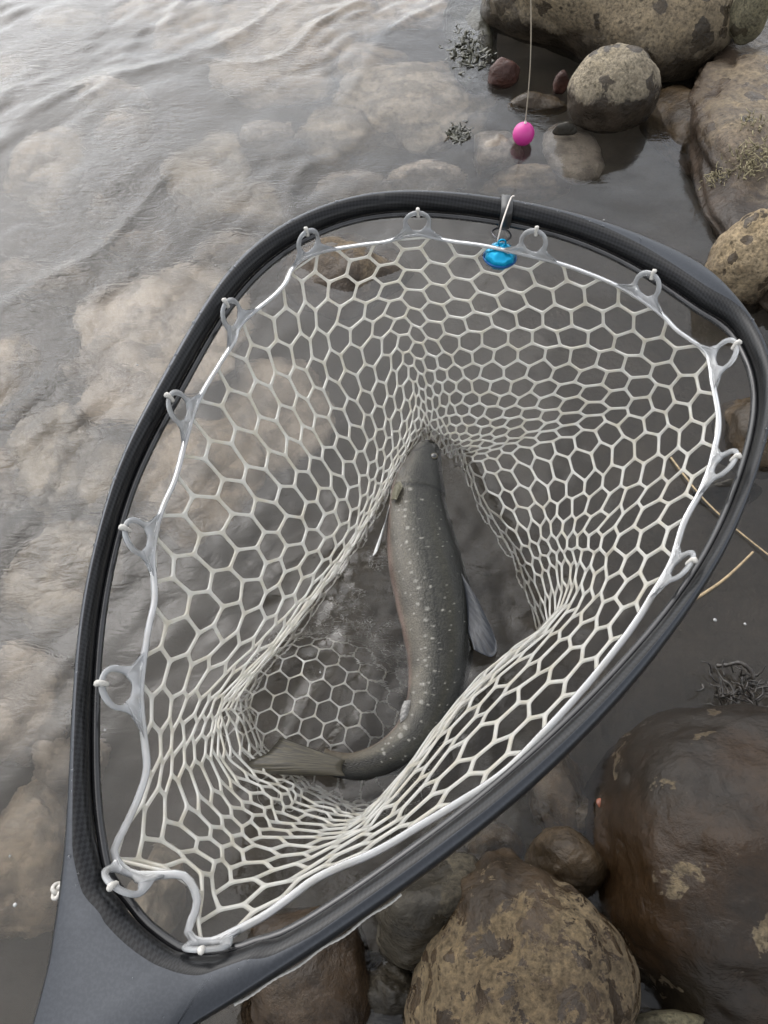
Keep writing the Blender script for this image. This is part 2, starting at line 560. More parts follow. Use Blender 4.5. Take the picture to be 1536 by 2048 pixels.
sub_tan = stone_mat('submerged_tan_stone', (0.47, 0.38, 0.27), (0.30, 0.24, 0.17), (0.42, 0.33, 0.225), wet_line=0.3, wet_rough=0.5, offset=27, k=0.60, grain=90)
sub_warm = stone_mat('submerged_warm_stone', (0.48, 0.41, 0.31), (0.32, 0.265, 0.20), (0.43, 0.36, 0.265), wet_line=0.3, wet_rough=0.5, offset=31, k=0.60, grain=70)
mossy_m = stone_mat('weedy_dark_stone', (0.075, 0.07, 0.04), (0.04, 0.04, 0.024), (0.05, 0.047, 0.028), wet_line=0.3, wet_rough=0.3, grain=60, offset=41)
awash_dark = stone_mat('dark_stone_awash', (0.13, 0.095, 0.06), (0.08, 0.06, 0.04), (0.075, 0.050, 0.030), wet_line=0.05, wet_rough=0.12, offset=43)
awash_m = stone_mat('stone_awash', (0.30, 0.235, 0.16), (0.20, 0.15, 0.10), (0.085, 0.060, 0.038), wet_line=0.012, wet_soft=0.01, spots=0.5, spot_scale=40, wet_rough=0.15, offset=37)
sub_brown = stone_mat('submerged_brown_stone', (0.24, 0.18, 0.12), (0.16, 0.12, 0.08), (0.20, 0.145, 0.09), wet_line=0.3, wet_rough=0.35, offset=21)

# stones that stand out of the water, far right
stone('boulder', 1228, 10, 255, 178, 0.03, 0.15, tan_big, 'large tan boulder with scattered dark wet spots behind the small rounded stone', 'boulder', seed=3, cut=0.66, facets=9, lump=0.07, sharp=26)
stone('stone', 1226, 192, 92, 80, 0.035, 0.072, tan_spot, 'rounded spotted stone, dry pale top and wet brown foot, in front of the tan boulder', seed=5, lump=0.05, facets=3, cut=0.88)
SHORE = stone('shore_rock', 1585, 300, 225, 300, -0.01, 0.095, shore_m, 'broad tan and purplish shore rock with dry moss tufts', 'rock', seed=8, sub=6, facets=10, cut=0.64, lump=0.20, sharp=22, rough=0.03)
stone('stone', 1495, 545, 88, 108, 0.02, 0.085, tan_spot2, 'rounded tan stone with dark specks between the shore rock and the hoop', seed=66, facets=5, cut=0.78, lump=0.10, rough=0.025)
stone('rock', 1375, 285, 95, 100, -0.035, 0.055, brown_m, 'wet dark rock at the waterline between the spotted stone and the shore rock', 'rock', seed=61, facets=7, cut=0.68, rough=0.03)
stone('stone', 1506, 18, 45, 30, 0.10, 0.05, olive_m, 'smooth olive stone wedged at the end of the large tan boulder', seed=11, sub=4)
stone('stone', 1452, 55, 26, 20, 0.06, 0.03, olive_m, 'small grey stone tucked under the smooth olive stone', seed=12, sub=4)
stone('stone', 945, 105, 62, 95, -0.045, 0.05, mossy_m, 'dark weedy stone just under the surface at the boulder foot', seed=63, facets=6, cut=0.7, rough=0.04)
stone('pebble', 1005, 156, 34, 26, 0.004, 0.03, red_m, 'reddish pebble at the waterline left of the tan boulder foot', 'pebble', seed=14, sub=4)
stone('pebble', 1121, 165, 16, 16, 0.015, 0.02, red_m, 'small red pebble squeezed between the boulder and the rounded spotted stone', 'pebble', seed=15, sub=4)
stone('pebble', 1130, 262, 26, 12, 0.002, 0.014, dark_m, 'small dark pebble in front of the rounded spotted stone', 'pebble', seed=16, sub=4)
stone('stone', 1075, 220, 60, 34, -0.012, 0.03, brown_m, 'flat brown wet stone beside the pink float', seed=17, sub=4)
stone('stone', 985, 330, 58, 66, -0.045, 0.05, sub_grey, 'pointed pale stone just breaking the surface left of the pink float', seed=18, facets=8, cut=0.66)
stone('stone', 1140, 330, 62, 60, -0.045, 0.028, sub_grey, 'round flat pale stone just under the surface below the pink float', seed=19, facets=2, lump=0.05)

# lower right
stone('boulder', 1462, 1735, 318, 322, -0.01, 0.13, wet_big, 'big wet dark brown boulder with peeling tan patches', 'boulder', seed=23, sub=6, facets=2, cut=0.92, lump=0.06)
def taper(Q):
    k = 1 - 0.30 * np.clip(Q[:, 1], -1, 1)
    return np.stack([Q[:, 0] * k, Q[:, 1], Q[:, 2]], 1)
stone('stone', 1035, 1990, 232, 262, 0.03, 0.10, tan_low, 'tapered tan stone with a wet brown tip leaning on the big wet boulder', seed=26, sub=6, facets=3, cut=0.86, warp=taper)
stone('stone', 865, 1815, 128, 96, 0.018, 0.07, dark_m, 'dark greenish wet stone under the hoop beside the tapered tan stone', seed=29, rot=0.25)
stone('stone', 1128, 1728, 82, 72, 0.0, 0.045, brown_m, 'small rounded brown wet stone wedged behind the tapered tan stone', seed=31, facets=2, lump=0.05)
stone('stone', 1325, 1475, 40, 36, -0.01, 0.03, dark_m, 'small half sunken stone behind the big wet boulder', seed=33, sub=4)
stone('stone', 1335, 2046, 75, 34, 0.02, 0.03, olive_m, 'small pale stone below the big wet boulder', seed=34, sub=4)
stone('stone', 1495, 880, 75, 100, -0.02, 0.06, brown_m, 'brown wet stone by the shore rock, partly behind the hoop', seed=36)
stone('stone', 1440, 1000, 70, 40, -0.03, 0.035, dark_m, 'dark sunken stone below the brown wet stone behind the hoop', seed=37)
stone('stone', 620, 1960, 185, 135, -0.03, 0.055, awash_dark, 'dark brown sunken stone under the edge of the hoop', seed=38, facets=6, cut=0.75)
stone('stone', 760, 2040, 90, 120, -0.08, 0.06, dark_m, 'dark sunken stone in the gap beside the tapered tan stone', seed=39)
stone('stone', 1110, 1590, 60, 110, -0.06, 0.045, sub_brown, 'brown sunken stone between the hoop and the big wet boulder', seed=40, facets=7, cut=0.7)
stone('stone', 690, 560, 128, 96, -0.024, 0.050, awash_m, 'brown sunken stone seen through the far side of the net', seed=41, facets=5, cut=0.75)

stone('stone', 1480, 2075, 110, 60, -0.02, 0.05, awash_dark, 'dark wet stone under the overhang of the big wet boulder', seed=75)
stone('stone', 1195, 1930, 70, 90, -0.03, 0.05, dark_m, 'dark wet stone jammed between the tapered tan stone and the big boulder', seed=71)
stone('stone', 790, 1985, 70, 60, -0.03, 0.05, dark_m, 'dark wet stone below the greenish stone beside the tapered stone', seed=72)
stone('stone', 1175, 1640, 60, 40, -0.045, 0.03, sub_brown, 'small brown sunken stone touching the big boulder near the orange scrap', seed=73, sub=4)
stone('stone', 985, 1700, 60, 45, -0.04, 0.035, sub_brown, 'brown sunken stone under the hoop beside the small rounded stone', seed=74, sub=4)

# pale stones under the water, left half
SUB = [
 (250, 255, 66, 48, -.07), (275, 335, 60, 40, -.09), (430, 405, 80, 95, -.07), (545, 345, 60, 45, -.08), (120, 400, 70, 85, -.08),
 (235, 490, 30, 40, -.08), (340, 700, 170, 170, -.055), (40, 800, 60, 90, -.06), (125, 940, 85, 120, -.06), (215, 800, 70, 60, -.085),
 (620, 120, 190, 90, -.07), (840, 270, 170, 100, -.05), (840, 60, 90, 60, -.05), (430, 150, 120, 60, -.11), (690, 330, 90, 70, -.075),
 (860, 410, 80, 50, -.05), (1050, 420, 90, 55, -.055), (130, 1180, 120, 110, -.08), (80, 1420, 110, 110, -.10), (400, 1000, 130, 130, -.085),
 (60, 60, 90, 45, -.10), (70, 620, 70, 60, -.10), (90, 1750, 120, 150, -.11), (330, 1800, 60, 90, -.09), (560, 880, 120, 110, -.10), (30, 230, 60, 50, -.10),
 (510, 480, 95, 65, -.085), (470, 570, 80, 60, -.095), (300, 560, 60, 50, -.095), (180, 640, 62, 50, -.09), (560, 225, 125, 70, -.085), (300, 120, 95, 50, -.10), (160, 140, 75, 50, -.10),
 (720, 440, 75, 40, -.075), (30, 1010, 60, 80, -.085), (235, 1010, 60, 90, -.10), (170, 1560, 80, 80, -.12), (720, 195, 95, 60, -.075),
]
SUBLAB = {6: 'broadest pale sunken stone, reaching under the far left side of the hoop', 11: 'large pale sunken stone carrying the dark weed tuft beside the float', 15: 'pale sunken stone just beyond the crown of the hoop',
          16: 'pale sunken stone below the round flat stone, beyond the black strap', 19: 'pale sunken stone seen through the left wall of the net', 24: 'pale sunken stone under the far left wall of the net, behind the fish head',
          22: 'pale sunken stone beside the net handle and the cord knot', 23: 'pale sunken stone seen inside the hoop beside the handle yoke', 12: 'pale sunken stone at the foot of the large tan boulder'}
for k, (px, py, a, b_, z) in enumerate(SUB):
    lab_ = SUBLAB.get(k, 'pale tan stone lying blurred under the murky water')
    stone('submerged_stone', px, py, a, b_, z - 0.04, 0.055, (sub_pale, sub_tan, sub_warm)[k % 3], lab_, seed=50 + k, sub=5, facets=7, cut=0.70, lump=0.16, rough=0.03, group='pale stones under the murky water')

# ------------------------------------------------------------------ landing net
HOOP_N = np.array([0, -math.sin(math.radians(4)), 1.0]); HOOP_N /= np.linalg.norm(HOOP_N)
HOOP_C = CAM - np.array([0, 0, 0.385])
def hoop_at(px, py, off=0.0):
    d = ray(px, py)
    t = ((HOOP_C - CAM) @ HOOP_N + off) / (d @ HOOP_N)
    return CAM + d * t

OUTER = [(768, 389), (968, 400), (1168, 440), (1318, 495), (1418, 550), (1493, 625), (1536, 700), (1551, 785), (1538, 865), (1513, 945), (1483, 1040), (1433, 1140), (1368, 1240), (1298, 1335),
         (1215, 1432), (1048, 1594), (868, 1739), (768, 1809), (640, 1900), (490, 1996), (380, 2060), (300, 2140),
         (200, 2300), (60, 2330), (20, 2220), (50, 2110),
         (72, 2040), (100, 1930), (122, 1810), (136, 1700), (140, 1610), (144, 1490), (150, 1380), (157, 1265), (174, 1170), (198, 1070), (232, 945), (272, 860), (312, 788), (352, 715), (394, 640), (464, 537), (548, 464), (650, 416)]
INNER = [(768, 424), (968, 436), (1168, 486), (1312, 550), (1408, 612), (1466, 668), (1500, 730), (1511, 790), (1502, 860), (1476, 942), (1442, 1035), (1388, 1135), (1320, 1228), (1248, 1310),
         (1165, 1402), (1035, 1524), (908, 1630), (768, 1732), (640, 1822), (550, 1868), (500, 1890), (465, 1902),
         (425, 1910), (395, 1910), (370, 1906), (345, 1898),
         (300, 1866), (255, 1822), (215, 1765), (190, 1680), (182, 1600), (184, 1488), (188, 1385), (194, 1275), (209, 1184), (233, 1086), (270, 962), (312, 880), (354, 808), (392, 738), (432, 664), (498, 568), (575, 500), (662, 453)]
net = empty('landing_net', at(760, 1150), 'black hooped landing net with clear white rubber mesh bag and grey handle', 'landing net')
O3 = np.array([hoop_at(*p) for p in OUTER]); I3 = np.array([hoop_at(*p) for p in INNER])
both = catmull(np.hstack([O3, I3]), 320, True)
O3, I3 = both[:, :3], both[:, 3:]
wide_ = smooth(0.026, 0.036, np.linalg.norm(I3 - O3, axis=1))[:, None]
for _ in range(60):                                                  # a bent tube has no corners
    O3 = O3 + (0.5 * (np.roll(O3, 1, 0) + np.roll(O3, -1, 0)) - O3) * 0.5 * (1 - wide_)
    I3 = I3 + (0.5 * (np.roll(I3, 1, 0) + np.roll(I3, -1, 0)) - I3) * 0.5 * (1 - wide_)
slim = 1 - smooth(0.034, 0.024, np.linalg.norm(I3 - O3, axis=1)) * (0.14 + 0.26 * smooth(0.04, 0.28, O3[:, 1]))
I3 = O3 + (I3 - O3) * slim[:, None]
INSIDE = (4, 5, 6, 7, 8, 9, 10)
NEAR = smooth(0.30, 0.16, O3[:, 1]) * smooth(-0.08, 0.0, O3[:, 0])
FLAT = 0.12 - 0.08 * NEAR
HH = 0.0075                                              # half height and edge rounding of the frame
prof = []
V, F, UV = [], [], []
s_acc = 0.0
ns = 16
for i in range(len(O3)):
    if i:
        s_acc += np.linalg.norm(0.5 * (O3[i] + I3[i] - O3[i - 1] - I3[i - 1]))
    w = np.linalg.norm(I3[i] - O3[i]); e = (I3[i] - O3[i]) / w
    flat = FLAT[i]                                                   # share of the width that is flat satin top; the rest rolls down to the inside
    fo = min(0.0045, w * 0.3) * (1 - NEAR[i]) + 0.46 * min(w, 0.02) * NEAR[i]
    fi = min(max(w - fo - flat * w, 0.004), 0.0085)
    ring = []
    for ang in (0, 30, 60, 90):                                      # outer edge, upwards
        a = math.radians(ang); ring.append((fo * (1 - math.cos(a)), HH * math.sin(a)))
    for ang in (90, 60, 30, 0):
        a = math.radians(ang); ring.append((w - fi * (1 - math.cos(a)), HH * math.sin(a)))
    for ang in (0, 30, 60, 90):
        a = math.radians(ang); ring.append((w - fi * 0.55 * (1 - math.cos(a)), -HH * math.sin(a) - 1e-5))
    for ang in (90, 60, 30, 0):
        a = math.radians(ang); ring.append((fo * (1 - math.cos(a)), -HH * math.sin(a) - 1e-5))
    acc = 0
    for k, (x, z) in enumerate(ring):
        V.append(O3[i] + e * x + HOOP_N * z)
        if k:
            acc += math.hypot(x - ring[k - 1][0], z - ring[k - 1][1])
        UV.append((s_acc, acc))
m_ = len(O3)
for i in range(m_):
    j = (i + 1) % m_
    for k in range(ns):
        k2 = (k + 1) % ns
        F.append((i * ns + k, j * ns + k, j * ns + k2, i * ns + k2))
fm, nt, N, L, P = new_mat('satin_graphite_frame')
tc = N.new('ShaderNodeTexCoord')
dust = noise_node(N, L, tc.outputs['Object'], 700, 4, 0.6)
smear = noise_node(N, L, tc.outputs['Object'], 14, 4, 0.6)
c = mixrgb(N, L, ramp_out(N, L, dust, 0.4, 0.65), (0.040, 0.043, 0.048), (0.046, 0.049, 0.055))
L.new(c, P.inputs['Base Color'])
P.inputs['Metallic'].default_value = 0.85
L.new(math_node(N, L, 'ADD', 0.24, math_node(N, L, 'MULTIPLY', smear, 0.18)), P.inputs['Roughness'])
cm_, nt, N, L, P = new_mat('black_carbon_weave')
uvn = N.new('ShaderNodeUVMap'); uvn.uv_map = 'UVMap'
mp = N.new('ShaderNodeMapping'); mp.inputs['Scale'].default_value = (520, 520, 520); mp.inputs['Rotation'].default_value = (0, 0, 0.7)
L.new(uvn.outputs[0], mp.inputs['Vector'])
ck = N.new('ShaderNodeTexChecker'); ck.inputs['Scale'].default_value = 1
L.new(mp.outputs[0], ck.inputs['Vector'])
c = mixrgb(N, L, ck.outputs['Fac'], (0.003, 0.003, 0.0035), (0.010, 0.0105, 0.0115))
L.new(c, P.inputs['Base Color'])
P.inputs['Roughness'].default_value = 0.28
P.inputs['Specular IOR Level'].default_value = 0.22
b = N.new('ShaderNodeBump'); b.inputs['Distance'].default_value = 0.0003; b.inputs['Strength'].default_value = 0.3
L.new(ck.outputs['Fac'], b.inputs['Height']); L.new(b.outputs[0], P.inputs['Normal'])
frame = mesh_obj('hoop_frame', V, F, fm, net, uvs=UV)
frame.data.materials.append(cm_)
frame.data.polygons.foreach_set('material_index', [1 if (q % ns) in INSIDE else 0 for q in range(len(F))])

# the slim rail inside the hoop that the net is laced to
def toward_inside(d_in, dz, n=240):
    e = (I3 - O3); e /= np.linalg.norm(e, axis=1)[:, None]
    p = I3 + e * d_in + HOOP_N * dz
    return catmull(p[::4], n, True)
black_m = plain_mat('black_gloss_rail', (0.012, 0.012, 0.013), 0.22, spec=0.5, noise=0.3)
mesh_obj('inner_rail', *tube(toward_inside(0.0010, -0.0068), 0.0024, 10, True), black_m, net)

# rubber mesh bag
rub, nt, N, L, P = new_mat('clear_white_rubber')
tc = N.new('ShaderNodeTexCoord')
f = noise_node(N, L, tc.outputs['Object'], 60, 4, 0.6)
c = mixrgb(N, L, ramp_out(N, L, f, 0.4, 0.7), (0.66, 0.65, 0.615), (0.57, 0.53, 0.44))
L.new(c, P.inputs['Base Color'])
P.inputs['Roughness'].default_value = 0.17
P.inputs['IOR'].default_value = 1.42
P.inputs['Transmission Weight'].default_value = 0.30
P.inputs['Subsurface Weight'].default_value = 0.0
tr = N.new('ShaderNodeBsdfTranslucent'); tr.inputs['Color'].default_value = (0.72, 0.71, 0.67, 1)
mx = N.new('ShaderNodeMixShader'); mx.inputs[0].default_value = 0.38
L.new(P.outputs[0], mx.inputs[1]); L.new(tr.outputs[0], mx.inputs[2]); L.new(mx.outputs[0], N['Material Output'].inputs['Surface'])
rub_band, nt, N, L, P = new_mat('clear_rubber_band')
tc = N.new('ShaderNodeTexCoord')
f = noise_node(N, L, tc.outputs['Object'], 90, 4, 0.6)
c = mixrgb(N, L, ramp_out(N, L, f, 0.4, 0.7), (0.46, 0.47, 0.48), (0.42, 0.42, 0.41))
L.new(c, P.inputs['Base Color'])
P.inputs['Roughness'].default_value = 0.22
P.inputs['IOR'].default_value = 1.42
P.inputs['Transmission Weight'].default_value = 0.62

CORD = [(768, 485), (833, 470), (893, 482), (968, 492), (1048, 510), (1128, 530), (1203, 558), (1253, 582), (1318, 625), (1358, 665), (1413, 705), (1423, 755), (1433, 805), (1438, 850), (1430, 895), (1423, 925), (1403, 980), (1368, 1045),
        (1343, 1125), (1308, 1185), (1268, 1250), (1203, 1335), (1148, 1400), (1088, 1465), (1008, 1545), (918, 1605), (818, 1665), (750, 1705), (650, 1747), (600, 1780), (540, 1825), (475, 1860), (435, 1880), (375, 1885),
        (395, 1810), (380, 1762), (345, 1745), (300, 1752), (250, 1742), (228, 1712), (245, 1665), (270, 1615), (295, 1530), (287, 1470), (281, 1380), (290, 1305), (295, 1265), (310, 1195), (305, 1115), (320, 1030), (350, 960), (370, 885), (395, 805),
        (435, 735), (470, 680), (480, 650), (520, 615), (565, 575), (590, 530), (640, 505), (725, 490)]
cord3 = np.array([hoop_at(*p, off=-0.010) for p in CORD])
NC, NR = 60, 12
rimc = catmull(cord3, 600, True)
COLS = [  # rim pixel, then the wall's way down into the bag at 1/4, 2/4, 3/4, 4/4
 ((768, 485), (790, 600), (815, 700), (835, 790), (850, 862)),
 ((893, 482), (885, 610), (870, 715), (862, 800), (862, 868)),
 ((1048, 510), (1010, 640), (945, 745), (900, 820), (885, 878)),
 ((1203, 558), (1120, 690), (1020, 785), (950, 850), (905, 890)),
 ((1358, 665), (1230, 760), (1100, 830), (1000, 880), (925, 905)),
 ((1433, 805), (1290, 850), (1150, 885), (1030, 915), (940, 940)),
 ((1430, 895), (1290, 930), (1170, 960), (1060, 980), (965, 1000)),
 ((1368, 1045), (1225, 1062), (1145, 1070), (1085, 1080), (1030, 1100)),
 ((1308, 1185), (1200, 1160), (1145, 1140), (1105, 1150), (1065, 1180)),
 ((1268, 1250), (1175, 1212), (1140, 1190), (1110, 1210), (1085, 1235)),
 ((1203, 1335), (1125, 1275), (1085, 1258), (1080, 1262), (1078, 1275)),
 ((1148, 1400), (1065, 1335), (1022, 1310), (1010, 1312), (1010, 1330)),
 ((1008, 1545), (940, 1460), (905, 1425), (898, 1425), (905, 1445)),
 ((918, 1605), (865, 1540), (840, 1510), (832, 1512), (838, 1530)),
 ((818, 1665), (790, 1620), (772, 1596), (765, 1594), (768, 1605)),
 ((650, 1747), (675, 1690), (692, 1662), (702, 1642), (708, 1622)),
 ((540, 1825), (575, 1735), (610, 1672), (642, 1632), (670, 1605)),
 ((435, 1880), (490, 1760), (545, 1680), (590, 1620), (625, 1585)),
 ((380, 1762), (450, 1685), (510, 1630), (560, 1585), (590, 1560)),
 ((250, 1742), (365, 1650), (445, 1590), (505, 1560), (555, 1540)),
 ((245, 1665), (330, 1590), (405, 1550), (465, 1525), (520, 1510)),
 ((295, 1530), (355, 1485), (405, 1452), (445, 1440), (490, 1435)),
 ((281, 1380), (392, 1388), (445, 1394), (458, 1400), (480, 1400)),
 ((310, 1195), (482, 1252), (552, 1274), (564, 1274), (560, 1290)),
 ((320, 1030), (532, 1122), (630, 1162), (648, 1166), (640, 1185)),
 ((370, 885), (580, 1014), (684, 1074), (708, 1082), (700, 1100)),
 ((470, 680), (610, 830), (725, 930), (768, 960), (770, 985)),
 ((590, 530), (670, 690), (755, 800), (805, 870), (815, 900)),
]
ZS = (None, 0.185, 0.110, 0.050, -0.012)
ctrl = []
s_ctrl = []
for col in COLS:
    p0 = hoop_at(*col[0], off=-0.010)
    k = int(np.argmin(np.linalg.norm(rimc - p0, axis=1)))
    s_ctrl.append(k / len(rimc))
    ctrl.append([p0] + [at(*col[j], ZS[j]) for j in range(1, 5)])
ctrl = np.array(ctrl)
for _ in range(2):
    c1 = ctrl.copy()
    for k in range(16, 22):
        c1[k, 1:3] = 0.25 * ctrl[k - 1, 1:3] + 0.5 * ctrl[k, 1:3] + 0.25 * ctrl[k + 1, 1:3]
    ctrl = c1
s_ctrl = np.array(s_ctrl)
s_ctrl[0] = 0.0
order = np.argsort(s_ctrl); ctrl, s_ctrl = ctrl[order], s_ctrl[order]

def cubic_periodic(sq, s, v):
    """C1 monotone-free Hermite interpolation on a ring"""
    n = len(s)
    se = np.r_[s[-2:] - 1, s, s[:2] + 1]
    ve = np.concatenate([v[-2:], v, v[:2]])
    d = np.zeros_like(ve)
    for i in range(1, len(se) - 1):
        h0, h1 = se[i] - se[i - 1], se[i + 1] - se[i]
        d[i] = ((ve[i] - ve[i - 1]) / h0 * h1 + (ve[i + 1] - ve[i]) / h1 * h0) / (h0 + h1)
    sq = np.asarray(sq) % 1.0
    i = np.clip(np.searchsorted(se, sq, 'right') - 1, 1, len(se) - 3)
    h = (se[i + 1] - se[i])
    t = ((sq - se[i]) / h)
    sh = (len(t),) + (1,) * (v.ndim - 1)
    t, h = t.reshape(sh), h.reshape(sh)
    return ((2 * t ** 3 - 3 * t ** 2 + 1) * ve[i] + (t ** 3 - 2 * t ** 2 + t) * h * d[i] + (-2 * t ** 3 + 3 * t ** 2) * ve[i + 1] + (t ** 3 - t ** 2) * h * d[i + 1])

def bag(sq, tq):
    """ring position 0..1 and way down 0..1 -> point on the bag's wall"""
    sq, tq = np.asarray(sq, float), np.asarray(tq, float)
    cp = cubic_periodic(sq, s_ctrl, ctrl)                            # n,5,3
    rim = np.stack([np.interp(sq % 1.0, np.arange(601) / 600, np.r_[rimc[:, k], rimc[:1, k]]) for k in range(3)], 1)
    fade = np.clip(1 - tq / 0.35, 0, 1)[:, None] ** 1.5
    rimfix = (rim - cp[:, 0]) * fade
    x = np.clip(tq, 0, 1) * 4
    i = np.clip(np.floor(x).astype(int), 0, 3)
    f = (x - i)[:, None]
    idx = np.arange(len(sq))
    g = lambda k: cp[idx, np.clip(k, 0, 4)]
    p0, p1, p2, p3 = g(i - 1), g(i), g(i + 1), g(i + 2)
    p0 = np.where((i == 0)[:, None], 2 * p1 - p2, p0)
    p3 = np.where((i == 3)[:, None], 2 * p2 - p1, p3)
    q = 0.5 * (2 * p1 + (p2 - p0) * f + (2 * p0 - 5 * p1 + 4 * p2 - p3) * f * f + (3 * p1 - p0 - 3 * p2 + p3) * f ** 3)
    q = q + rimfix
    # below the last row the wall drops to the floor of the bag
    over = np.clip(tq - 1, 0, 1)[:, None]
    ctr = at(800, 1280, -0.045)
    q = q + over * np.stack([(ctr[0] - q[:, 0]) * 0.3, (ctr[1] - q[:, 1]) * 0.3, np.full(len(q), -0.12)], 1)
    return q

def web(cells, width, name, mat, thick, parent):
    """cells: list of lists of vertex keys, pos: key -> point. ribs of even width between neighbouring cells"""
    pos, polys = cells
    keys = list(pos)
    idx = {k: i for i, k in enumerate(keys)}
    V = [pos[k] for k in keys]
    mids = set(range(len(V)))
    F = []
    for poly in polys:
        P_ = [pos[k] for k in poly]
        c_ = sum(P_) / len(P_)
        n = len(P_)
        q = []
        for i in range(n):
            p, a, b_ = P_[i], P_[(i + 1) % n] - P_[i], P_[(i - 1) % n] - P_[i]
            a = a / (np.linalg.norm(a) + 1e-9); b_ = b_ / (np.linalg.norm(b_) + 1e-9)
            bis = a + b_
            lb = np.linalg.norm(bis)
            toc = c_ - p
            lc = np.linalg.norm(toc) + 1e-9
            if lb < 0.25:
                dirn, mag = toc / lc, width
            else:
                dirn = bis / lb
                half = math.acos(max(-1, min(1, float(a @ b_)))) / 2
                mag = width / max(math.sin(half), 0.3)
                if dirn @ toc < 0:
                    dirn = toc / lc
            q.append(p + dirn * min(mag, lc * 0.62))
        base = len(V)
        V += q
        for i in range(n):
            V += [q[i] * 0.74 + q[(i + 1) % n] * 0.26, q[i] * 0.26 + q[(i + 1) % n] * 0.74]
        for i in range(n):
            j = (i + 1) % n
            e0, e1 = (poly[i], poly[j], 0), (poly[j], poly[i], 0)         # a quarter of the way from either end
            for ek, u_ in ((e0, 0.26), (e1, 0.74)):
                if ek not in idx:
                    idx[ek] = len(V); mids.add(len(V)); V.append(P_[i] * (1 - u_) + P_[j] * u_)
            m0, m1 = base + n + 2 * i, base + n + 2 * i + 1
            F.append((idx[poly[i]], idx[e0], m0, base + i))
            F.append((idx[e0], idx[e1], m1, m0))
            F.append((idx[e1], idx[poly[j]], base + j, m1))
    o = mesh_obj(name, V, F, mat, parent)
    vg = o.vertex_groups.new(name='edge')                             # the strand's middle is a shallow groove, its edges stand up
    vg.add([i for i in range(len(V)) if i not in mids], 1.0, 'REPLACE'); vg.add(sorted(mids), 0.42, 'REPLACE')
    so = o.modifiers.new('thickness', 'SOLIDIFY'); so.thickness = thick; so.offset = 0; so.vertex_group = 'edge'
    ss = o.modifiers.new('round', 'SUBSURF'); ss.levels = 1; ss.render_levels = 1
    return o

# wall lattice: hexagons with one pair of sides parallel to the rim
pos, polys = {}, []
HEX = [(2, 0), (1, 1), (-1, 1), (-2, 0), (-1, -1), (1, -1)]           # in thirds of a column and halves of a row
ROWS2 = 2 * NR + 4
keyset = set()
for c_i in range(NC):
    for r_i in range(0, NR + 3):
        cy2 = 2 * r_i + (1 if c_i % 2 == 0 else 0)
        poly = [((3 * c_i + dx) % (3 * NC), cy2 + dy) for dx, dy in HEX]
        if cy2 == 0:
            poly = [((3 * c_i + dx) % (3 * NC), dy) for dx, dy in ((2, 0), (1, 1), (-1, 1), (-2, 0))]
        if max(k[1] for k in poly) > ROWS2:
            continue
        polys.append(poly); keyset.update(poly)
kl = sorted(keyset)
S = np.array([k[0] / (3 * NC) for k in kl]); T = np.array([k[1] / 2 / NR for k in kl])
pts = bag(S, T)
pts = pts + 0.0009 * rng.normal(size=pts.shape) * np.clip(T * 6, 0, 1)[:, None]
pos = {k: pts[i] for i, k in enumerate(kl)}
web((pos, polys), 0.00122, 'mesh_wall', rub, 0.0026, net)

# floor of the bag: a flat lattice in the water
FLOOR = np.array([at(*p, -0.02)[:2] for p in [(850, 850), (960, 930), (1060, 1080), (1100, 1230), (1040, 1330), (920, 1440), (850, 1560), (760, 1640), (640, 1640), (520, 1580), (440, 1480), (450, 1380), (560, 1230), (660, 1110), (760, 960)]])
def inside(p, poly):
    x, y = p; r = False; j = len(poly) - 1
    for i in range(len(poly)):
        if (poly[i][1] > y) != (poly[j][1] > y) and x < (poly[j][0] - poly[i][0]) * (y - poly[i][1]) / (poly[j][1] - poly[i][1]) + poly[i][0]:
            r = not r
        j = i
    return r
ah = 0.0118
o0 = at(640, 1380)[:2]; ca, sa = math.cos(0.35), math.sin(0.35)
pos, polys = {}, []
def floor_pos(k):
    u, v = k[0] * ah / 2, k[1] * ah * math.sqrt(3) / 2
    x, y = o0[0] + u * ca - v * sa, o0[1] + u * sa + v * ca
    lift = smooth(0.17, 0.035, np.array(math.hypot(x - at(610, 1400)[0], y - at(610, 1400)[1])))
    z = -0.19 + 0.1885 * float(lift) + 0.004 * float(vnoise(np.array([[x * 25, y * 25, 0]]), 77)[0])
    return np.array([x, y, z])
for c_i in range(-22, 23):
    for r_i in range(-22, 23):
        cx2, cy2 = 3 * c_i, 2 * r_i + (c_i % 2)
        cp = floor_pos((cx2, cy2))
        if not inside(cp[:2], FLOOR):
            continue
        poly = [(cx2 + dx, cy2 + dy) for dx, dy in HEX]
        polys.append(poly)
        for k in poly:
            if k not in pos:
                pos[k] = floor_pos(k)
web((pos, polys), 0.0008, 'mesh_floor', rub, 0.0015, net)

# thick rim band of the bag
band = catmull(rimc[::6] + np.array([0, 0, 0.0003]), 300, True)
mesh_obj('rim_band', *tube(band, 0.0020, 8, True, squash=0.55), rub_band, net)

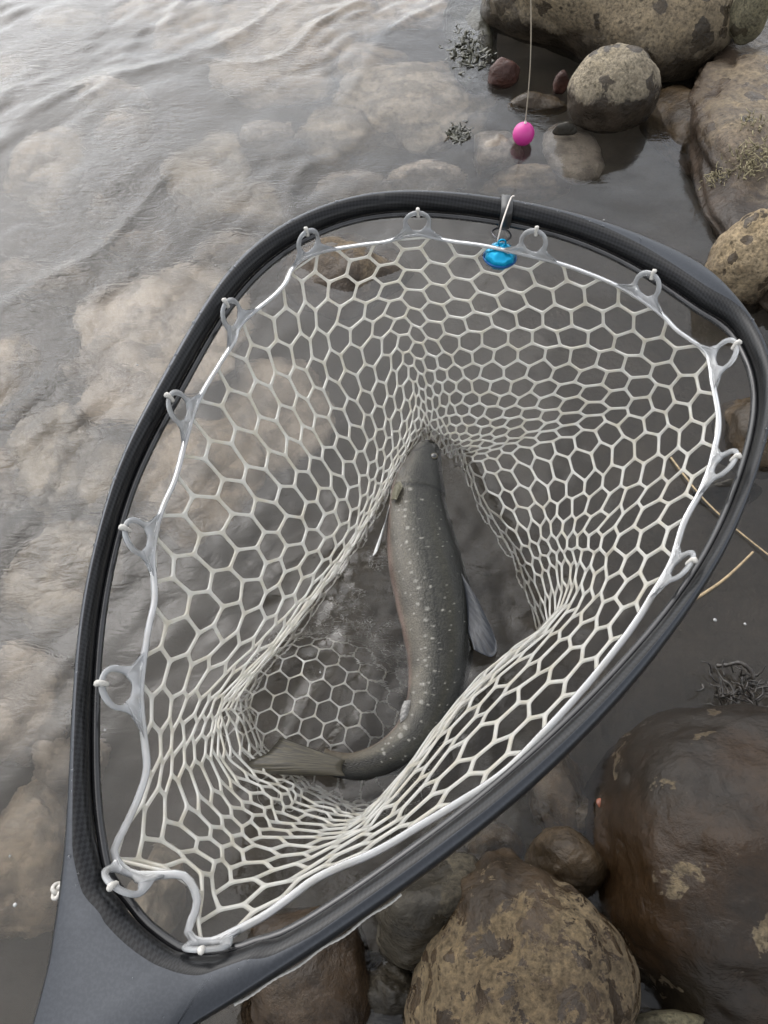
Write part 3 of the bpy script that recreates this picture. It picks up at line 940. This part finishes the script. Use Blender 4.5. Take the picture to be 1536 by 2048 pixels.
# hanging loops: a tab with a round hole, its flanks flowing into the rim band
LOOPS = [((832, 456), (828, 424)), ((602, 496), (598, 470)), ((452, 645), (438, 622)), ((352, 842), (328, 822)), ((272, 1092), (246, 1076)), ((234, 1392), (200, 1400)),
         ((262, 1762), (236, 1782)), ((1342, 1150), (1372, 1150)), ((1448, 950), (1470, 925)), ((1456, 738), (1482, 714)), ((1302, 574), (1308, 548)), ((1076, 484), (1072, 460)), ((432, 1888), (418, 1900))]
tie_m = plain_mat('white_lacing_thread', (0.38, 0.365, 0.335), 0.6, noise=0.15, nscale=900)
for li, (h_, t_) in enumerate(LOOPS):
    hc = hoop_at(*h_, off=-0.001)
    tp = hoop_at(*t_, off=0.0115)
    k = int(np.argmin(np.linalg.norm(band - hc, axis=1)))
    tang = band[(k + 6) % 300] - band[(k - 6) % 300]; tang /= np.linalg.norm(tang)
    k = int(np.argmin(np.linalg.norm(band - hoop_at(*h_, off=-0.010), axis=1)))
    outd = tp - band[k]; outd -= tang * (outd @ tang); dist = np.linalg.norm(outd); outd /= dist
    nrm = np.cross(tang, outd)
    rh = max(min(dist * 0.34, 0.0095), 0.0066)
    ctr_ = band[k] + outd * max(dist - rh - 0.0025, rh + 0.001)
    off = float((ctr_ - band[k]) @ outd)
    V, F = [], []
    R = rh + 0.0036
    wb = rh * 1.9 + (0.0085 if li not in (6, 12) else 0.001)                                            # half width where the flanks run out along the band
    out_ = []
    for q in np.linspace(0, 1, 14, endpoint=False):                   # concave flank up to the ring
        out_.append((wb + (R - wb) * (1 - (1 - q) ** 2.2) , -off + (off - R * 0.15) * q ** 1.6))
    for q in np.linspace(-0.12, math.pi + 0.12, 22):
        out_.append((R * math.cos(q), R * math.sin(q)))
    for q in np.linspace(1, 0, 14):
        out_.append((-(wb + (R - wb) * (1 - (1 - q) ** 2.2)), -off + (off - R * 0.15) * q ** 1.6))
    for q in np.linspace(-1, 1, 16)[1:-1]:
        out_.append((wb * q, -off - 0.0008))
    n = len(out_)
    for x_, y_ in out_:
        rr_ = math.hypot(x_, y_); cx, sx = x_ / rr_, y_ / rr_
        bend = lambda u_: float(np.interp(u_, [-0.03, 0.03], [-1, 1]))
        rin = rh * (1 + 0.05 * math.sin(3 * math.atan2(sx, cx) + li))
        rout = max(rr_, rin + 0.0012)
        for rr, dz in ((rin, 0), (rin + 0.0006, 0.0012), (rout - 0.0005, 0.0009), (rout, 0), (rout - 0.0005, -0.0009), (rin + 0.0006, -0.0012)):
            p_ = ctr_ + tang * cx * rr + outd * sx * rr + nrm * dz
            low = np.clip(-(sx * rr) / max(off, 1e-4), 0, 1) ** 2        # the flanks follow the bent band
            if low > 0:
                kk = int(np.argmin(np.linalg.norm(band - p_, axis=1)))
                near_b = band[kk]
                tgt = near_b + outd * (sx * rr + off)
                p_ = p_ * (1 - low) + (tgt + nrm * dz) * low
            V.append(p_)
    for i in range(n):
        j = (i + 1) % n
        for q in range(6):
            F.append((i * 6 + q, i * 6 + (q + 1) % 6, j * 6 + (q + 1) % 6, j * 6 + q))
    mesh_obj('hanging_loop', V, F, rub_band, net)
    top_ = ctr_ + outd * (rh + 0.0015)
    pth = [top_ - outd * 0.0028 + tang * 0.0006 + np.array([0, 0, -0.0005]), top_ - outd * 0.001 + np.array([0, 0, 0.0022]), top_ + outd * 0.0018 + np.array([0, 0, 0.0022]), top_ + outd * 0.0040 + np.array([0, 0, -0.0015])]
    mesh_obj('lacing_tie', *tube(catmull(pth, 10), 0.0015, 7), tie_m, net)

# lacing cord that shows outside the hoop, with its knot
e_ = (O3 - I3); e_ /= np.linalg.norm(e_, axis=1)[:, None]
def outer_run(pa, pb):
    ia = int(np.argmin(np.linalg.norm(O3 - hoop_at(*pa), axis=1))); ib = int(np.argmin(np.linalg.norm(O3 - hoop_at(*pb), axis=1)))
    return np.arange(min(ia, ib), max(ia, ib) + 1)
r_ = outer_run((800, 1786), (470, 2008))
cp_ = O3[r_] + e_[r_] * (0.0006 + 0.0006 * np.sin(np.arange(len(r_)) * 1.3))[:, None] - HOOP_N * 0.0075
mesh_obj('lacing_cord', *tube(catmull(cp_, 160), 0.0007 + 0.0001 * np.sin(np.arange(160) * 1.2), 7), tie_m, net)
kn = hoop_at(118, 1782, off=-0.008)
pth = [hoop_at(140, 1640, off=-0.008), hoop_at(135, 1700, off=-0.008), hoop_at(131, 1750, off=-0.008), kn]
mesh_obj('lacing_cord', *tube(catmull(pth, 24), 0.0010, 7), tie_m, net)
u = np.linspace(0, 2 * math.pi, 60)
kpath = kn + np.stack([np.cos(2 * u) * (0.0022 + 0.0012 * np.cos(3 * u)), np.sin(2 * u) * (0.0022 + 0.0012 * np.cos(3 * u)), 0.0016 * np.sin(3 * u)], 1)
mesh_obj('cord_knot', *tube(kpath, 0.0011, 7), tie_m, net)

# drops of water beaded on the frame
g = np.random.default_rng(12)
drop_m, nt, N, L, P = new_mat('water_drop')
P.inputs['Base Color'].default_value = (0.9, 0.92, 0.95, 1); P.inputs['Transmission Weight'].default_value = 1.0; P.inputs['Roughness'].default_value = 0.02; P.inputs['IOR'].default_value = 1.333
D, Fi = ico(2)
parts = []
for k in range(130):
    i = int(g.integers(0, len(O3)))
    w = np.linalg.norm(I3[i] - O3[i]); e = (I3[i] - O3[i]) / w
    if (w > 0.035 and g.random() < 0.8) or NEAR[i] > 0.05:
        continue
    fo = min(0.0045, w * 0.3)
    x = g.uniform(fo, max(w - 0.0075, fo + 0.001)); r = 0.0005 + 0.0011 * g.random() ** 3
    parts.append((list(D * np.array([r, r, r * 0.55]) + O3[i] + e * x + HOOP_N * HH), Fi))
wd_ = mesh_obj('water_drops', *join(parts), drop_m, net); wd_['kind'] = 'stuff'

# ------------------------------------------------------------------ fish
FISH = [  # spine pixel, half width seen in pixels
 (857, 884, 10), (856, 890, 21), (854, 902, 30), (846, 938, 43), (839, 970, 53), (836, 1000, 60), (838, 1040, 68), (843, 1080, 74), (852, 1130, 79), (865, 1190, 80), (874, 1250, 77), (879, 1309, 71), (874, 1368, 64), (858, 1425, 56), (830, 1474, 48), (793, 1508, 41), (750, 1529, 34), (705, 1538, 28), (668, 1533, 25), (645, 1527, 26)]
FZ = -0.008
sp = np.array([[*at(x, y, FZ), (w + 5 * math.exp(-((y - 1190) / 130) ** 2)) * depth_of(at(x, y, FZ)) / FPX] for x, y, w in FISH])
FN = 440
sp = catmull(sp, FN)
spine, hw = sp[:, :3], sp[:, 3]
t_, n_, b_ = frames(spine)                                            # n_ to the fish's back side (image right), b_ up
arc = np.r_[0, np.cumsum(np.linalg.norm(np.diff(spine, axis=0), axis=1))]; FL = arc[-1]
uu = arc / FL
spine = spine + np.stack([0 * uu, 0 * uu, 0.010 * np.sin(np.clip((uu - 0.75) / 0.25, 0, 1) * math.pi / 2) - 0.002], 1)
sides = 132
V, UVf, COL = [], [], []
roll = math.radians(24)
side_sign = 1.0 if n_[170][0] > 0 else -1.0
g = np.random.default_rng(3)
spots = []
for row, (v0, cnt, jit, sz) in enumerate([(116, 26, 4, 0.0021), (96, 26, 6, 0.0013), (131, 24, 6, 0.0012), (74, 34, 10, 0.0007), (143, 16, 6, 0.0009), (56, 30, 12, 0.0006)]):
    for k in range(cnt):
        spots.append((0.20 + 0.70 * (k + g.uniform(-0.4, 0.4)) / cnt, v0 + g.normal() * jit, sz * g.uniform(0.5, 1.25)))
spots = np.array(spots)
for i in range(FN):
    gillr = 1 + 0.045 * float(smooth(0.06, 0.15, uu[i]) * smooth(0.175, 0.165, uu[i]))
    thick = gillr * hw[i] * (0.70 - 0.16 * float(smooth(0.7, 1.0, uu[i])))
    for k in range(sides):
        a = 2 * math.pi * k / sides                                   # 0 = back ridge, 90 = upper flank, 180 = belly
        ca_, sa_ = math.cos(a), math.sin(a)
        # flank slightly flattened, belly fuller
        x = gillr * hw[i] * (abs(ca_) ** 0.92) * (1 if ca_ > 0 else -1)
        z = thick * (abs(sa_) ** 0.85) * (1 if sa_ > 0 else -1)
        xr, zr = x * math.cos(roll) - z * math.sin(roll) * 0, z + x * math.sin(-roll) * 0.35
        V.append(spine[i] + n_[i] * side_sign * xr + b_[i] * zr)
        UVf.append((arc[i], k / sides))
V = np.array(V)
V_body = V
F = []
for i in range(FN - 1):
    for k in range(sides):
        k2 = (k + 1) % sides
        F.append((i * sides + k, i * sides + k2, (i + 1) * sides + k2, (i + 1) * sides + k))
F.append(tuple(range(sides))[::-1]); F.append(tuple((FN - 1) * sides + k for k in range(sides)))
ang = (np.arange(sides) * 360 / sides)
A2 = np.tile(ang, FN); U2 = np.repeat(uu, sides); HW2 = np.repeat(hw, sides)
A2f = np.where(A2 > 180, 360 - A2, A2)                                # same colours on both flanks
back = np.array([0.034, 0.036, 0.030]); flank = np.array([0.115, 0.110, 0.086]); low = np.array([0.34, 0.30, 0.23]); belly = np.array([0.50, 0.37, 0.31])
col = back + (flank - back) * smooth(40, 105, A2f)[:, None]
col = col + (low - col) * smooth(95, 140, A2f)[:, None]
col = col + (belly - col) * smooth(142, 165, A2f)[:, None]
stripe = np.exp(-((A2f - 93) / 2.2) ** 2) * smooth(0.14, 0.22, U2)
col = col * (1 - 0.45 * stripe)[:, None]
col = col * (0.86 + 0.14 * np.cos(A2f / 9.0))[:, None]
mott = fbm(np.stack([U2 * 22, A2 / 28, 0 * U2], 1), 4, 5)
col = col * (1 + 0.28 * mott)[:, None]
olive = np.exp(-((A2f - 72) / 9) ** 2) * smooth(0.12, 0.3, U2)
col = col * (1 - 0.25 * olive)[:, None] + olive[:, None] * np.array([0.02, 0.017, 0.004])
head = smooth(0.17, 0.06, U2)
col = col * (1 - 0.35 * head)[:, None]
tailf = smooth(0.80, 0.97, U2)
col = col * (1 - tailf[:, None] * np.array([0.45, 0.52, 0.66]))
for su, sv, sr in spots:
    d2 = ((U2 - su) * FL) ** 2 + ((A2f - sv) * math.pi / 180 * HW2 * 0.85) ** 2
    m = smooth(sr * 1.25, sr * 0.55, np.sqrt(d2)) * 0.72
    col = col + (np.array([0.80, 0.77, 0.68]) - col) * m[:, None]
gill = np.exp(-((U2 - (0.165 + 0.012 * np.cos(np.radians(A2f - 95)))) / 0.006) ** 2) * smooth(60, 85, A2f) * smooth(150, 130, A2f)
col = col * (1 - 0.7 * gill)[:, None]
speck = vnoise(np.stack([U2 * FL * 420, A2 * math.pi / 180 * HW2 * 420, 0 * U2], 1), 91)
col = col * (1 + 0.45 * smooth(0.25, 0.75, speck) * smooth(150, 110, A2f))[:, None]
mouth = np.exp(-((U2 - 0.004 - 0.05 * smooth(60, 130, A2f)) / 0.005) ** 2) * smooth(75, 95, A2f)
col = col * (1 - 0.7 * mouth)[:, None]
col = np.clip(col * 0.26, 0.003, 1)
fish = empty('fish', at(860, 1200, 0), 'spotted grey char with a curved body resting in the water of the net', 'fish')
skin, nt, N, L, P = new_mat('wet_fish_skin')
at_ = N.new('ShaderNodeVertexColor'); at_.layer_name = 'skin'
uvn = N.new('ShaderNodeUVMap'); uvn.uv_map = 'UVMap'
mp = N.new('ShaderNodeMapping'); mp.inputs['Scale'].default_value = (480, 100, 1)
L.new(uvn.outputs[0], mp.inputs['Vector'])
vo = N.new('ShaderNodeTexVoronoi'); vo.inputs['Scale'].default_value = 1; vo.voronoi_dimensions = '2D'
L.new(mp.outputs[0], vo.inputs['Vector'])
sc_ = ramp_col(N, L, vo.outputs['Distance'], [(0.1, (1.35, 1.35, 1.3)), (0.45, (0.95, 0.95, 0.95)), (0.75, (0.6, 0.6, 0.6))])
c = mixrgb(N, L, 0.55, at_.outputs[0], sc_, 'MULTIPLY')
L.new(c, P.inputs['Base Color'])
P.inputs['Roughness'].default_value = 0.45
P.inputs['Specular IOR Level'].default_value = 0.22
P.inputs['Metallic'].default_value = 0.0
P.inputs['Coat Weight'].default_value = 0.30
P.inputs['Coat Roughness'].default_value = 0.07
b = N.new('ShaderNodeBump'); b.inputs['Distance'].default_value = 0.0005; b.inputs['Strength'].default_value = 0.6; b.invert = True
L.new(vo.outputs['Distance'], b.inputs['Height']); L.new(b.outputs[0], P.inputs['Normal']); L.new(b.outputs[0], P.inputs['Coat Normal'])
body = mesh_obj('body', V, F, skin, fish, uvs=UVf)
ca2 = body.data.color_attributes.new('skin', 'FLOAT_COLOR', 'POINT')
ca2.data.foreach_set('color', np.c_[col, np.ones(len(col))].astype(np.float32).ravel())

def fin_mat(name, c1, c2):
    m, nt, N, L, P = new_mat(name)
    uvn = N.new('ShaderNodeUVMap'); uvn.uv_map = 'UVMap'
    sep = N.new('ShaderNodeSeparateXYZ'); L.new(uvn.outputs[0], sep.inputs[0])
    w = N.new('ShaderNodeTexNoise'); w.noise_dimensions = '2D'; w.inputs['Scale'].default_value = 1; w.inputs['Detail'].default_value = 3
    mp = N.new('ShaderNodeMapping'); mp.inputs['Scale'].default_value = (60, 4, 1)
    L.new(uvn.outputs[0], mp.inputs['Vector']); L.new(mp.outputs[0], w.inputs['Vector'])
    c = mixrgb(N, L, ramp_out(N, L, w.outputs['Fac'], 0.4, 0.6), c1, c2)
    L.new(c, P.inputs['Base Color'])
    P.inputs['Roughness'].default_value = 0.42
    P.inputs['Specular IOR Level'].default_value = 0.3
    P.inputs['Coat Weight'].default_value = 0.08
    return m
def fin(name, base, tip, mat, z0, z1, wave=0.0012, nu=40, nv=14):
    """membrane between a base line and a tip line (pixels), ridged along its rays"""
    bA = catmull(np.array([at(*p, z0) for p in base]), nu); tA = catmull(np.array([at(*p, z1) for p in tip]), nu)
    V, F, UVs = [], [], []
    for sgn in (1, -1):
        for i in range(nu):
            for j in range(nv):
                f = j / (nv - 1)
                p = bA[i] * (1 - f) + tA[i] * f
                p = p + np.array([0, 0, 1]) * (sgn * (0.0011 * (1 - 0.7 * f)) + wave * math.sin(i * 1.35) * f * 0.5 + 0.004 * math.sin(f * 3) * math.sin(i / nu * 3))
                V.append(p); UVs.append((i / nu, f))
    o = nu * nv
    for i in range(nu - 1):
        for j in range(nv - 1):
            a = i * nv + j
            F.append((a, a + 1, a + nv + 1, a + nv)); F.append((o + a, o + a + nv, o + a + nv + 1, o + a + 1))
    for i in range(nu - 1):
        for j in (0, nv - 1):
            a = i * nv + j
            F.append((a, a + nv, o + a + nv, o + a))
    for j in range(nv - 1):
        for i in (0, nu - 1):
            a = i * nv + j
            F.append((a, a + 1, o + a + 1, o + a))
    return mesh_obj(name, V, F, mat, fish, uvs=UVs)
fin('dorsal_fin', [(918, 1140), (928, 1175), (934, 1215), (936, 1262)], [(956, 1200), (992, 1282), (984, 1314), (948, 1300)], fin_mat('blue_grey_fin', (0.007, 0.008, 0.011), (0.018, 0.021, 0.027)), 0.004, 0.009, wave=0.0006)
fin('tail_fin', [(690, 1522), (684, 1530), (684, 1542), (690, 1552)], [(562, 1474), (550, 1490), (532, 1508), (496, 1526), (520, 1545), (598, 1551)], fin_mat('olive_tail_fin', (0.020, 0.017, 0.011), (0.045, 0.038, 0.022)), 0.012, 0.012, wave=0.0004, nu=56)
fin('pectoral_fin', [(782, 1004), (778, 1014), (776, 1028)], [(768, 1060), (756, 1100), (745, 1112)], fin_mat('pale_edged_fin', (0.20, 0.20, 0.20), (0.62, 0.62, 0.60)), 0.002, 0.004, nu=24)
fin('gill_cover', [(800, 962), (788, 975), (782, 1000)], [(806, 972), (800, 985), (793, 1000)], fin_mat('olive_gill_cover', (0.075, 0.07, 0.045), (0.12, 0.11, 0.07)), 0.012, 0.018, nu=20)
fin('pelvic_fin', [(822, 1400), (820, 1415), (816, 1436)], [(808, 1402), (801, 1422), (800, 1446)], fin_mat('white_edged_fin', (0.12, 0.12, 0.11), (0.26, 0.25, 0.24)), 0.004, 0.005, nu=24)
eye_m = plain_mat('fish_eye', (0.01, 0.01, 0.01), 0.05, coat=1.0)
ring_m = plain_mat('fish_eye_ring', (0.14, 0.115, 0.06), 0.3, metallic=0.3)
for (eu, ea) in ((0.062, 62), (0.062, 298)):
    ep = V_body[int(eu * FN) * sides + int(ea / 360 * sides)] * 0.97 + spine[int(eu * FN)] * 0.03; D, Fi = ico(3)
    e_o = mesh_obj('eye', D * np.array([0.0042, 0.0042, 0.0036]) + ep, Fi, eye_m, fish)
    ringp = ep + np.stack([0.0034 * np.cos(u), 0.0034 * np.sin(u), 0.0016 + 0 * u], 1)
    rg = mesh_obj('eye_ring', *tube(ringp[:-1], 0.0005, 6, True), ring_m, None)
    rg.parent = e_o

# ------------------------------------------------------------------ pink float on its line, blue bauble on the hoop
pink_m, nt, N, L, P = new_mat('pink_float_paint')
P.inputs['Base Color'].default_value = (0.38, 0.022, 0.18, 1)
P.inputs['Roughness'].default_value = 0.45
tc = N.new('ShaderNodeTexCoord')
b = N.new('ShaderNodeBump'); b.inputs['Distance'].default_value = 0.0006; b.inputs['Strength'].default_value = 0.4
L.new(noise_node(N, L, tc.outputs['Object'], 160, 3), b.inputs['Height']); L.new(b.outputs[0], P.inputs['Normal'])
fp = at(1047, 268, 0.015)
fr_ = 21.5 * depth_of(fp) / FPX
fl = empty('fishing_float', (fp[0], fp[1], 0), 'bright pink ball float hanging on a thin line at the water', 'fishing float')
D, Fi = ico(5)
mesh_obj('ball', D * fr_ * np.array([1, 1, 1.03]) + fp, Fi, pink_m, fl)
ttop = fp + np.array([0, 0, fr_ * 1.02])
mesh_obj('stopper', *tube(np.array([ttop - [0, 0, 0.002], ttop + [0, 0, 0.001], ttop + [0, 0, 0.004]]), [0.0022, 0.002, 0.001], 10, ref=(0, 1, 0)), plain_mat('pale_stopper', (0.6, 0.55, 0.5), 0.5), fl)
d0 = ray(1061, -30); tpt = CAM + d0 * (np.linalg.norm((ttop - CAM)[:2]) / np.linalg.norm(d0[:2])) * 0.97
lp = ttop + (tpt - ttop) * np.linspace(0, 1.6, 40)[:, None] + np.array([0.004, 0, 0]) * np.sin(np.linspace(0, math.pi * 1.6, 40))[:, None]
mesh_obj('line', *tube(lp, 0.0008, 6, ref=(0, 1, 0)), plain_mat('pale_braided_line', (0.33, 0.285, 0.22), 0.6, noise=0.2, nscale=700), fl)

clip_m = plain_mat('black_clip', (0.012, 0.012, 0.012), 0.4)
kb = int(np.argmin(np.linalg.norm(O3 - hoop_at(1015, 408), axis=1)))
oc, ic = O3[kb], I3[kb]
ew = (ic - oc); wd = np.linalg.norm(ew); ew /= wd
tt = np.cross(HOOP_N, ew)
strap = empty('clip_strap', (oc + ic) / 2, 'black strap and ring clipped round the top of the hoop', 'strap')
V, F = [], []
ringp = []
for i in range(28):
    a = 2 * math.pi * i / 28
    ringp.append((math.cos(a), math.sin(a)))
for i, (cx, sx) in enumerate(ringp):
    se = lambda v, p: abs(v) ** p * (1 if v > 0 else -1)
    pc = (oc + ic) / 2 + ew * (wd / 2 + 0.0035) * se(cx, 0.6) + ew * 0.0025 + HOOP_N * 0.0092 * se(sx, 0.6)
    nn = ew * cx + HOOP_N * sx
    for dn, dt in ((0, -0.0045), (0.0012, -0.0042), (0.0012, 0.0042), (0, 0.0045)):
        V.append(pc + nn * dn + tt * dt)
for i in range(28):
    j = (i + 1) % 28
    for q in range(4):
        F.append((i * 4 + q, i * 4 + (q + 1) % 4, j * 4 + (q + 1) % 4, j * 4 + q))
mesh_obj('strap_band', V, F, clip_m, strap)
rc = hoop_at(1003, 468, off=-0.010)
ringp = rc + np.stack([0.0072 * np.cos(u), 0.0072 * np.sin(u), -0.001 * np.cos(u)], 1)
mesh_obj('ring', *tube(ringp[:-1], 0.0009, 8, True), plain_mat('dark_steel_ring', (0.08, 0.08, 0.085), 0.3, metallic=0.8), strap)
lt = [hoop_at(995, 482, off=-0.008), hoop_at(1003, 450, off=0.004), hoop_at(1013, 420, off=0.009), hoop_at(1022, 396, off=0.012), hoop_at(1028, 392, off=0.014)]
mesh_obj('leader_end', *tube(catmull(np.array(lt), 30), 0.0006, 6), plain_mat('pale_leader', (0.55, 0.5, 0.45), 0.5), strap)

blue_m, nt, N, L, P = new_mat('blue_foil')
P.inputs['Base Color'].default_value = (0.0, 0.26, 0.46, 1)
P.inputs['Metallic'].default_value = 0.55
P.inputs['Roughness'].default_value = 0.22
bp_ = hoop_at(1000, 512, off=-0.020)
bau = empty('bauble', bp_, 'shiny metallic blue bauble hanging from the strap inside the hoop', 'bauble')
V, F = [], []
nl, nm = 14, 36
br = 31 * depth_of(bp_) / FPX
for i in range(nl + 1):
    th = math.pi * i / nl
    for k in range(nm):
        a = 2 * math.pi * k / nm
        r = br * math.sin(th) * (1 + 0.035 * math.cos(9 * a))
        V.append(bp_ + np.array([r * math.cos(a), r * math.sin(a), br * 0.80 * math.cos(th)]))
for i in range(nl):
    for k in range(nm):
        k2 = (k + 1) % nm
        F.append((i * nm + k, (i + 1) * nm + k, (i + 1) * nm + k2, i * nm + k2))
mesh_obj('shell', V, F, blue_m, bau)
ringp = bp_ + np.stack([br * 1.02 * np.cos(u), br * 1.02 * np.sin(u), -0.001 + 0 * u], 1)
mesh_obj('seam', *tube(ringp[:-1], 0.0011, 6, True), plain_mat('dark_blue_seam', (0.0, 0.05, 0.16), 0.3, metallic=0.5), bau)
eyep = bp_ + np.array([0, 0.0, br * 0.8]) + np.stack([0.0028 * np.cos(u), 0 * u, 0.0024 + 0.0028 * np.sin(u)], 1)
mesh_obj('eyelet', *tube(eyep[:-1], 0.0007, 6, True, ref=(0, 1, 0)), blue_m, bau)

# ------------------------------------------------------------------ straws, weed, moss, bubbles
straw_m = plain_mat('dry_straw', (0.26, 0.195, 0.11), 0.6, noise=0.25, nscale=300)
for pts_, r, lab in (([(1378, 1206), (1440, 1165), (1480, 1130), (1506, 1104)], 0.0016, 'broken dry straw poking out from under the hoop over still water'),
                     ([(1342, 915), (1400, 990), (1465, 1052), (1545, 1116)], 0.0011, 'long thin dry stalk floating behind the net towards the shore stones')):
    pth = catmull(np.array([at(*p, 0.0025 + 0.002 * (i % 2)) for i, p in enumerate(pts_)]), 40)
    tag(mesh_obj('straw', *tube(pth, np.linspace(r, r * 0.75, 40), 8), straw_m), lab, 'straw', 'dry straws on the water')

def clump(name, px, py, z, spread, n, length, r, mat, label, cat, seed, up=0.5, curl=0.5, leaf=False):
    g = np.random.default_rng(seed)
    c0 = at(px, py, z)
    parts = []
    for k in range(n):
        p = c0 + np.array([g.normal() * spread[0], g.normal() * spread[1], 0])
        d = g.normal(size=3); d[2] = abs(d[2]) * up + 0.15 * up; d /= np.linalg.norm(d)
        ln = length * g.uniform(0.5, 1.2)
        pth = [p - np.array([0, 0, 0.004])]
        for q in range(6):
            d = d + g.normal(size=3) * curl * 0.35; d /= np.linalg.norm(d)
            pth.append(pth[-1] + d * ln / 6)
        rr = r * g.uniform(0.7, 1.3) * np.linspace(1, 0.45, 7)
        parts.append(tube(np.array(pth), rr, 6, squash=0.35 if leaf else 1.0))
    o = mesh_obj(name, *join(parts), mat)
    return tag(o, label, cat)
weed_m = plain_mat('dark_weed', (0.022, 0.018, 0.014), 0.3, noise=0.4, nscale=200)
green_m = plain_mat('dark_green_weed', (0.024, 0.023, 0.012), 0.4, noise=0.6, nscale=120)
moss_m = plain_mat('dry_moss', (0.18, 0.155, 0.09), 0.8, noise=0.35, nscale=150)
clump('weed_clump', 1495, 1385, 0.012, (0.016, 0.012), 90, 0.022, 0.0011, weed_m, 'tangled black weed clump lying behind the big wet boulder', 'weed', 5, 0.4, 1.0)
stalk = catmull(np.array([at(1432, 1332, 0.004), at(1455, 1330, 0.009), at(1480, 1326, 0.016), at(1503, 1345, 0.014), at(1505, 1375, 0.006)]), 30)
tag(mesh_obj('weed_stalk', *tube(stalk, 0.0020 + 0.0004 * np.sin(np.arange(30) * 1.7), 8), weed_m), 'black curved weed stalk arching from the tangled clump over still water', 'weed')
for k, (px, py, lab) in enumerate([(938, 95, 'dark green weed matted on the sunken stone at the boulder foot'), (915, 262, 'dark weed tuft on the pale sunken stone left of the float')]):
    clump('water_weed', px, py, 0.004, ((0.016, 0.034), (0.007, 0.011))[k], (260, 110)[k], 0.014, 0.0034, green_m, lab, 'weed', 20 + k, 0.10, 0.6, True)

from mathutils.bvhtree import BVHTree
def on_stone(obj, px, py):
    """where the line of sight through a pixel meets a stone"""
    me = obj.data
    bv = BVHTree.FromPolygons([v.co[:] for v in me.vertices], [p.vertices[:] for p in me.polygons])
    o_ = Vector(CAM) - Vector(obj.location)
    h = bv.ray_cast(o_, Vector(ray(px, py)).normalized())
    return None if h[0] is None else (np.array(h[0] + Vector(obj.location)), np.array(h[1]))
def moss(spots_, n, seed, label):
    g = np.random.default_rng(seed); parts = []
    hits = [on_stone(SHORE, *p) for p in spots_]
    hits = [h for h in hits if h is not None]
    if not hits:
        return
    for k in range(n):
        p, nn = hits[int(g.integers(0, len(hits)))]
        p = p + g.normal(size=3) * 0.008; p = p - nn * ((p - hits[0][0]) @ nn) * 0.0
        d = nn * 0.5 + g.normal(size=3) * 0.6; d /= np.linalg.norm(d)
        ln = g.uniform(0.006, 0.014); q = [p - nn * 0.003]
        for _ in range(4):
            d = d + g.normal(size=3) * 0.3; d /= np.linalg.norm(d); q.append(q[-1] + d * ln / 4)
        parts.append(tube(np.array(q), np.linspace(0.0011, 0.0005, 5), 5))
    tag(mesh_obj('moss_tuft', *join(parts), moss_m), label, 'moss')
moss([(1480, 320), (1500, 310), (1515, 330), (1495, 345), (1525, 300)], 260, 3, 'larger dry yellowish moss tuft on the shore rock')
moss([(1432, 365), (1440, 360), (1450, 352)], 110, 4, 'small dry yellowish moss tuft near the edge of the shore rock')
moss([(1500, 245), (1515, 250)], 60, 5, 'thin scrap of dry moss high on the shore rock')

# small air bubbles and floating specks
bub_m = plain_mat('bubble_foam', (0.22, 0.22, 0.21), 0.1, coat=0.8)
for k, (px, py) in enumerate([(1208, 440), (1430, 1240), (1490, 1248), (210, 1460), (20, 1712), (275, 730), (1420, 1100), (640, 1345), (30, 1810)]):
    p = at(px, py, 0.0012); D, Fi = ico(3)
    r = g.uniform(0.0011, 0.0022)
    o = mesh_obj('air_bubble', D * np.array([r, r, r * 0.7]), Fi, bub_m); o.location = tuple(p)
    tag(o, 'tiny pale air bubble floating on the water', 'bubble', 'air bubbles on the water')
leaf_m = plain_mat('orange_leaf', (0.17, 0.045, 0.018), 0.4, noise=0.2)
p = at(1206, 1610, 0.004); D, Fi = ico(3)
o = mesh_obj('orange_leaf', D * np.array([0.0065, 0.0042, 0.0012]) + np.stack([0 * D[:, 0], 0 * D[:, 0], 0.0012 * np.sin(D[:, 0] * 3)], 1), Fi, leaf_m); o.location = tuple(p); o.rotation_euler[2] = 2.4
tag(o, 'small orange leaf scrap floating against the big wet boulder', 'leaf')
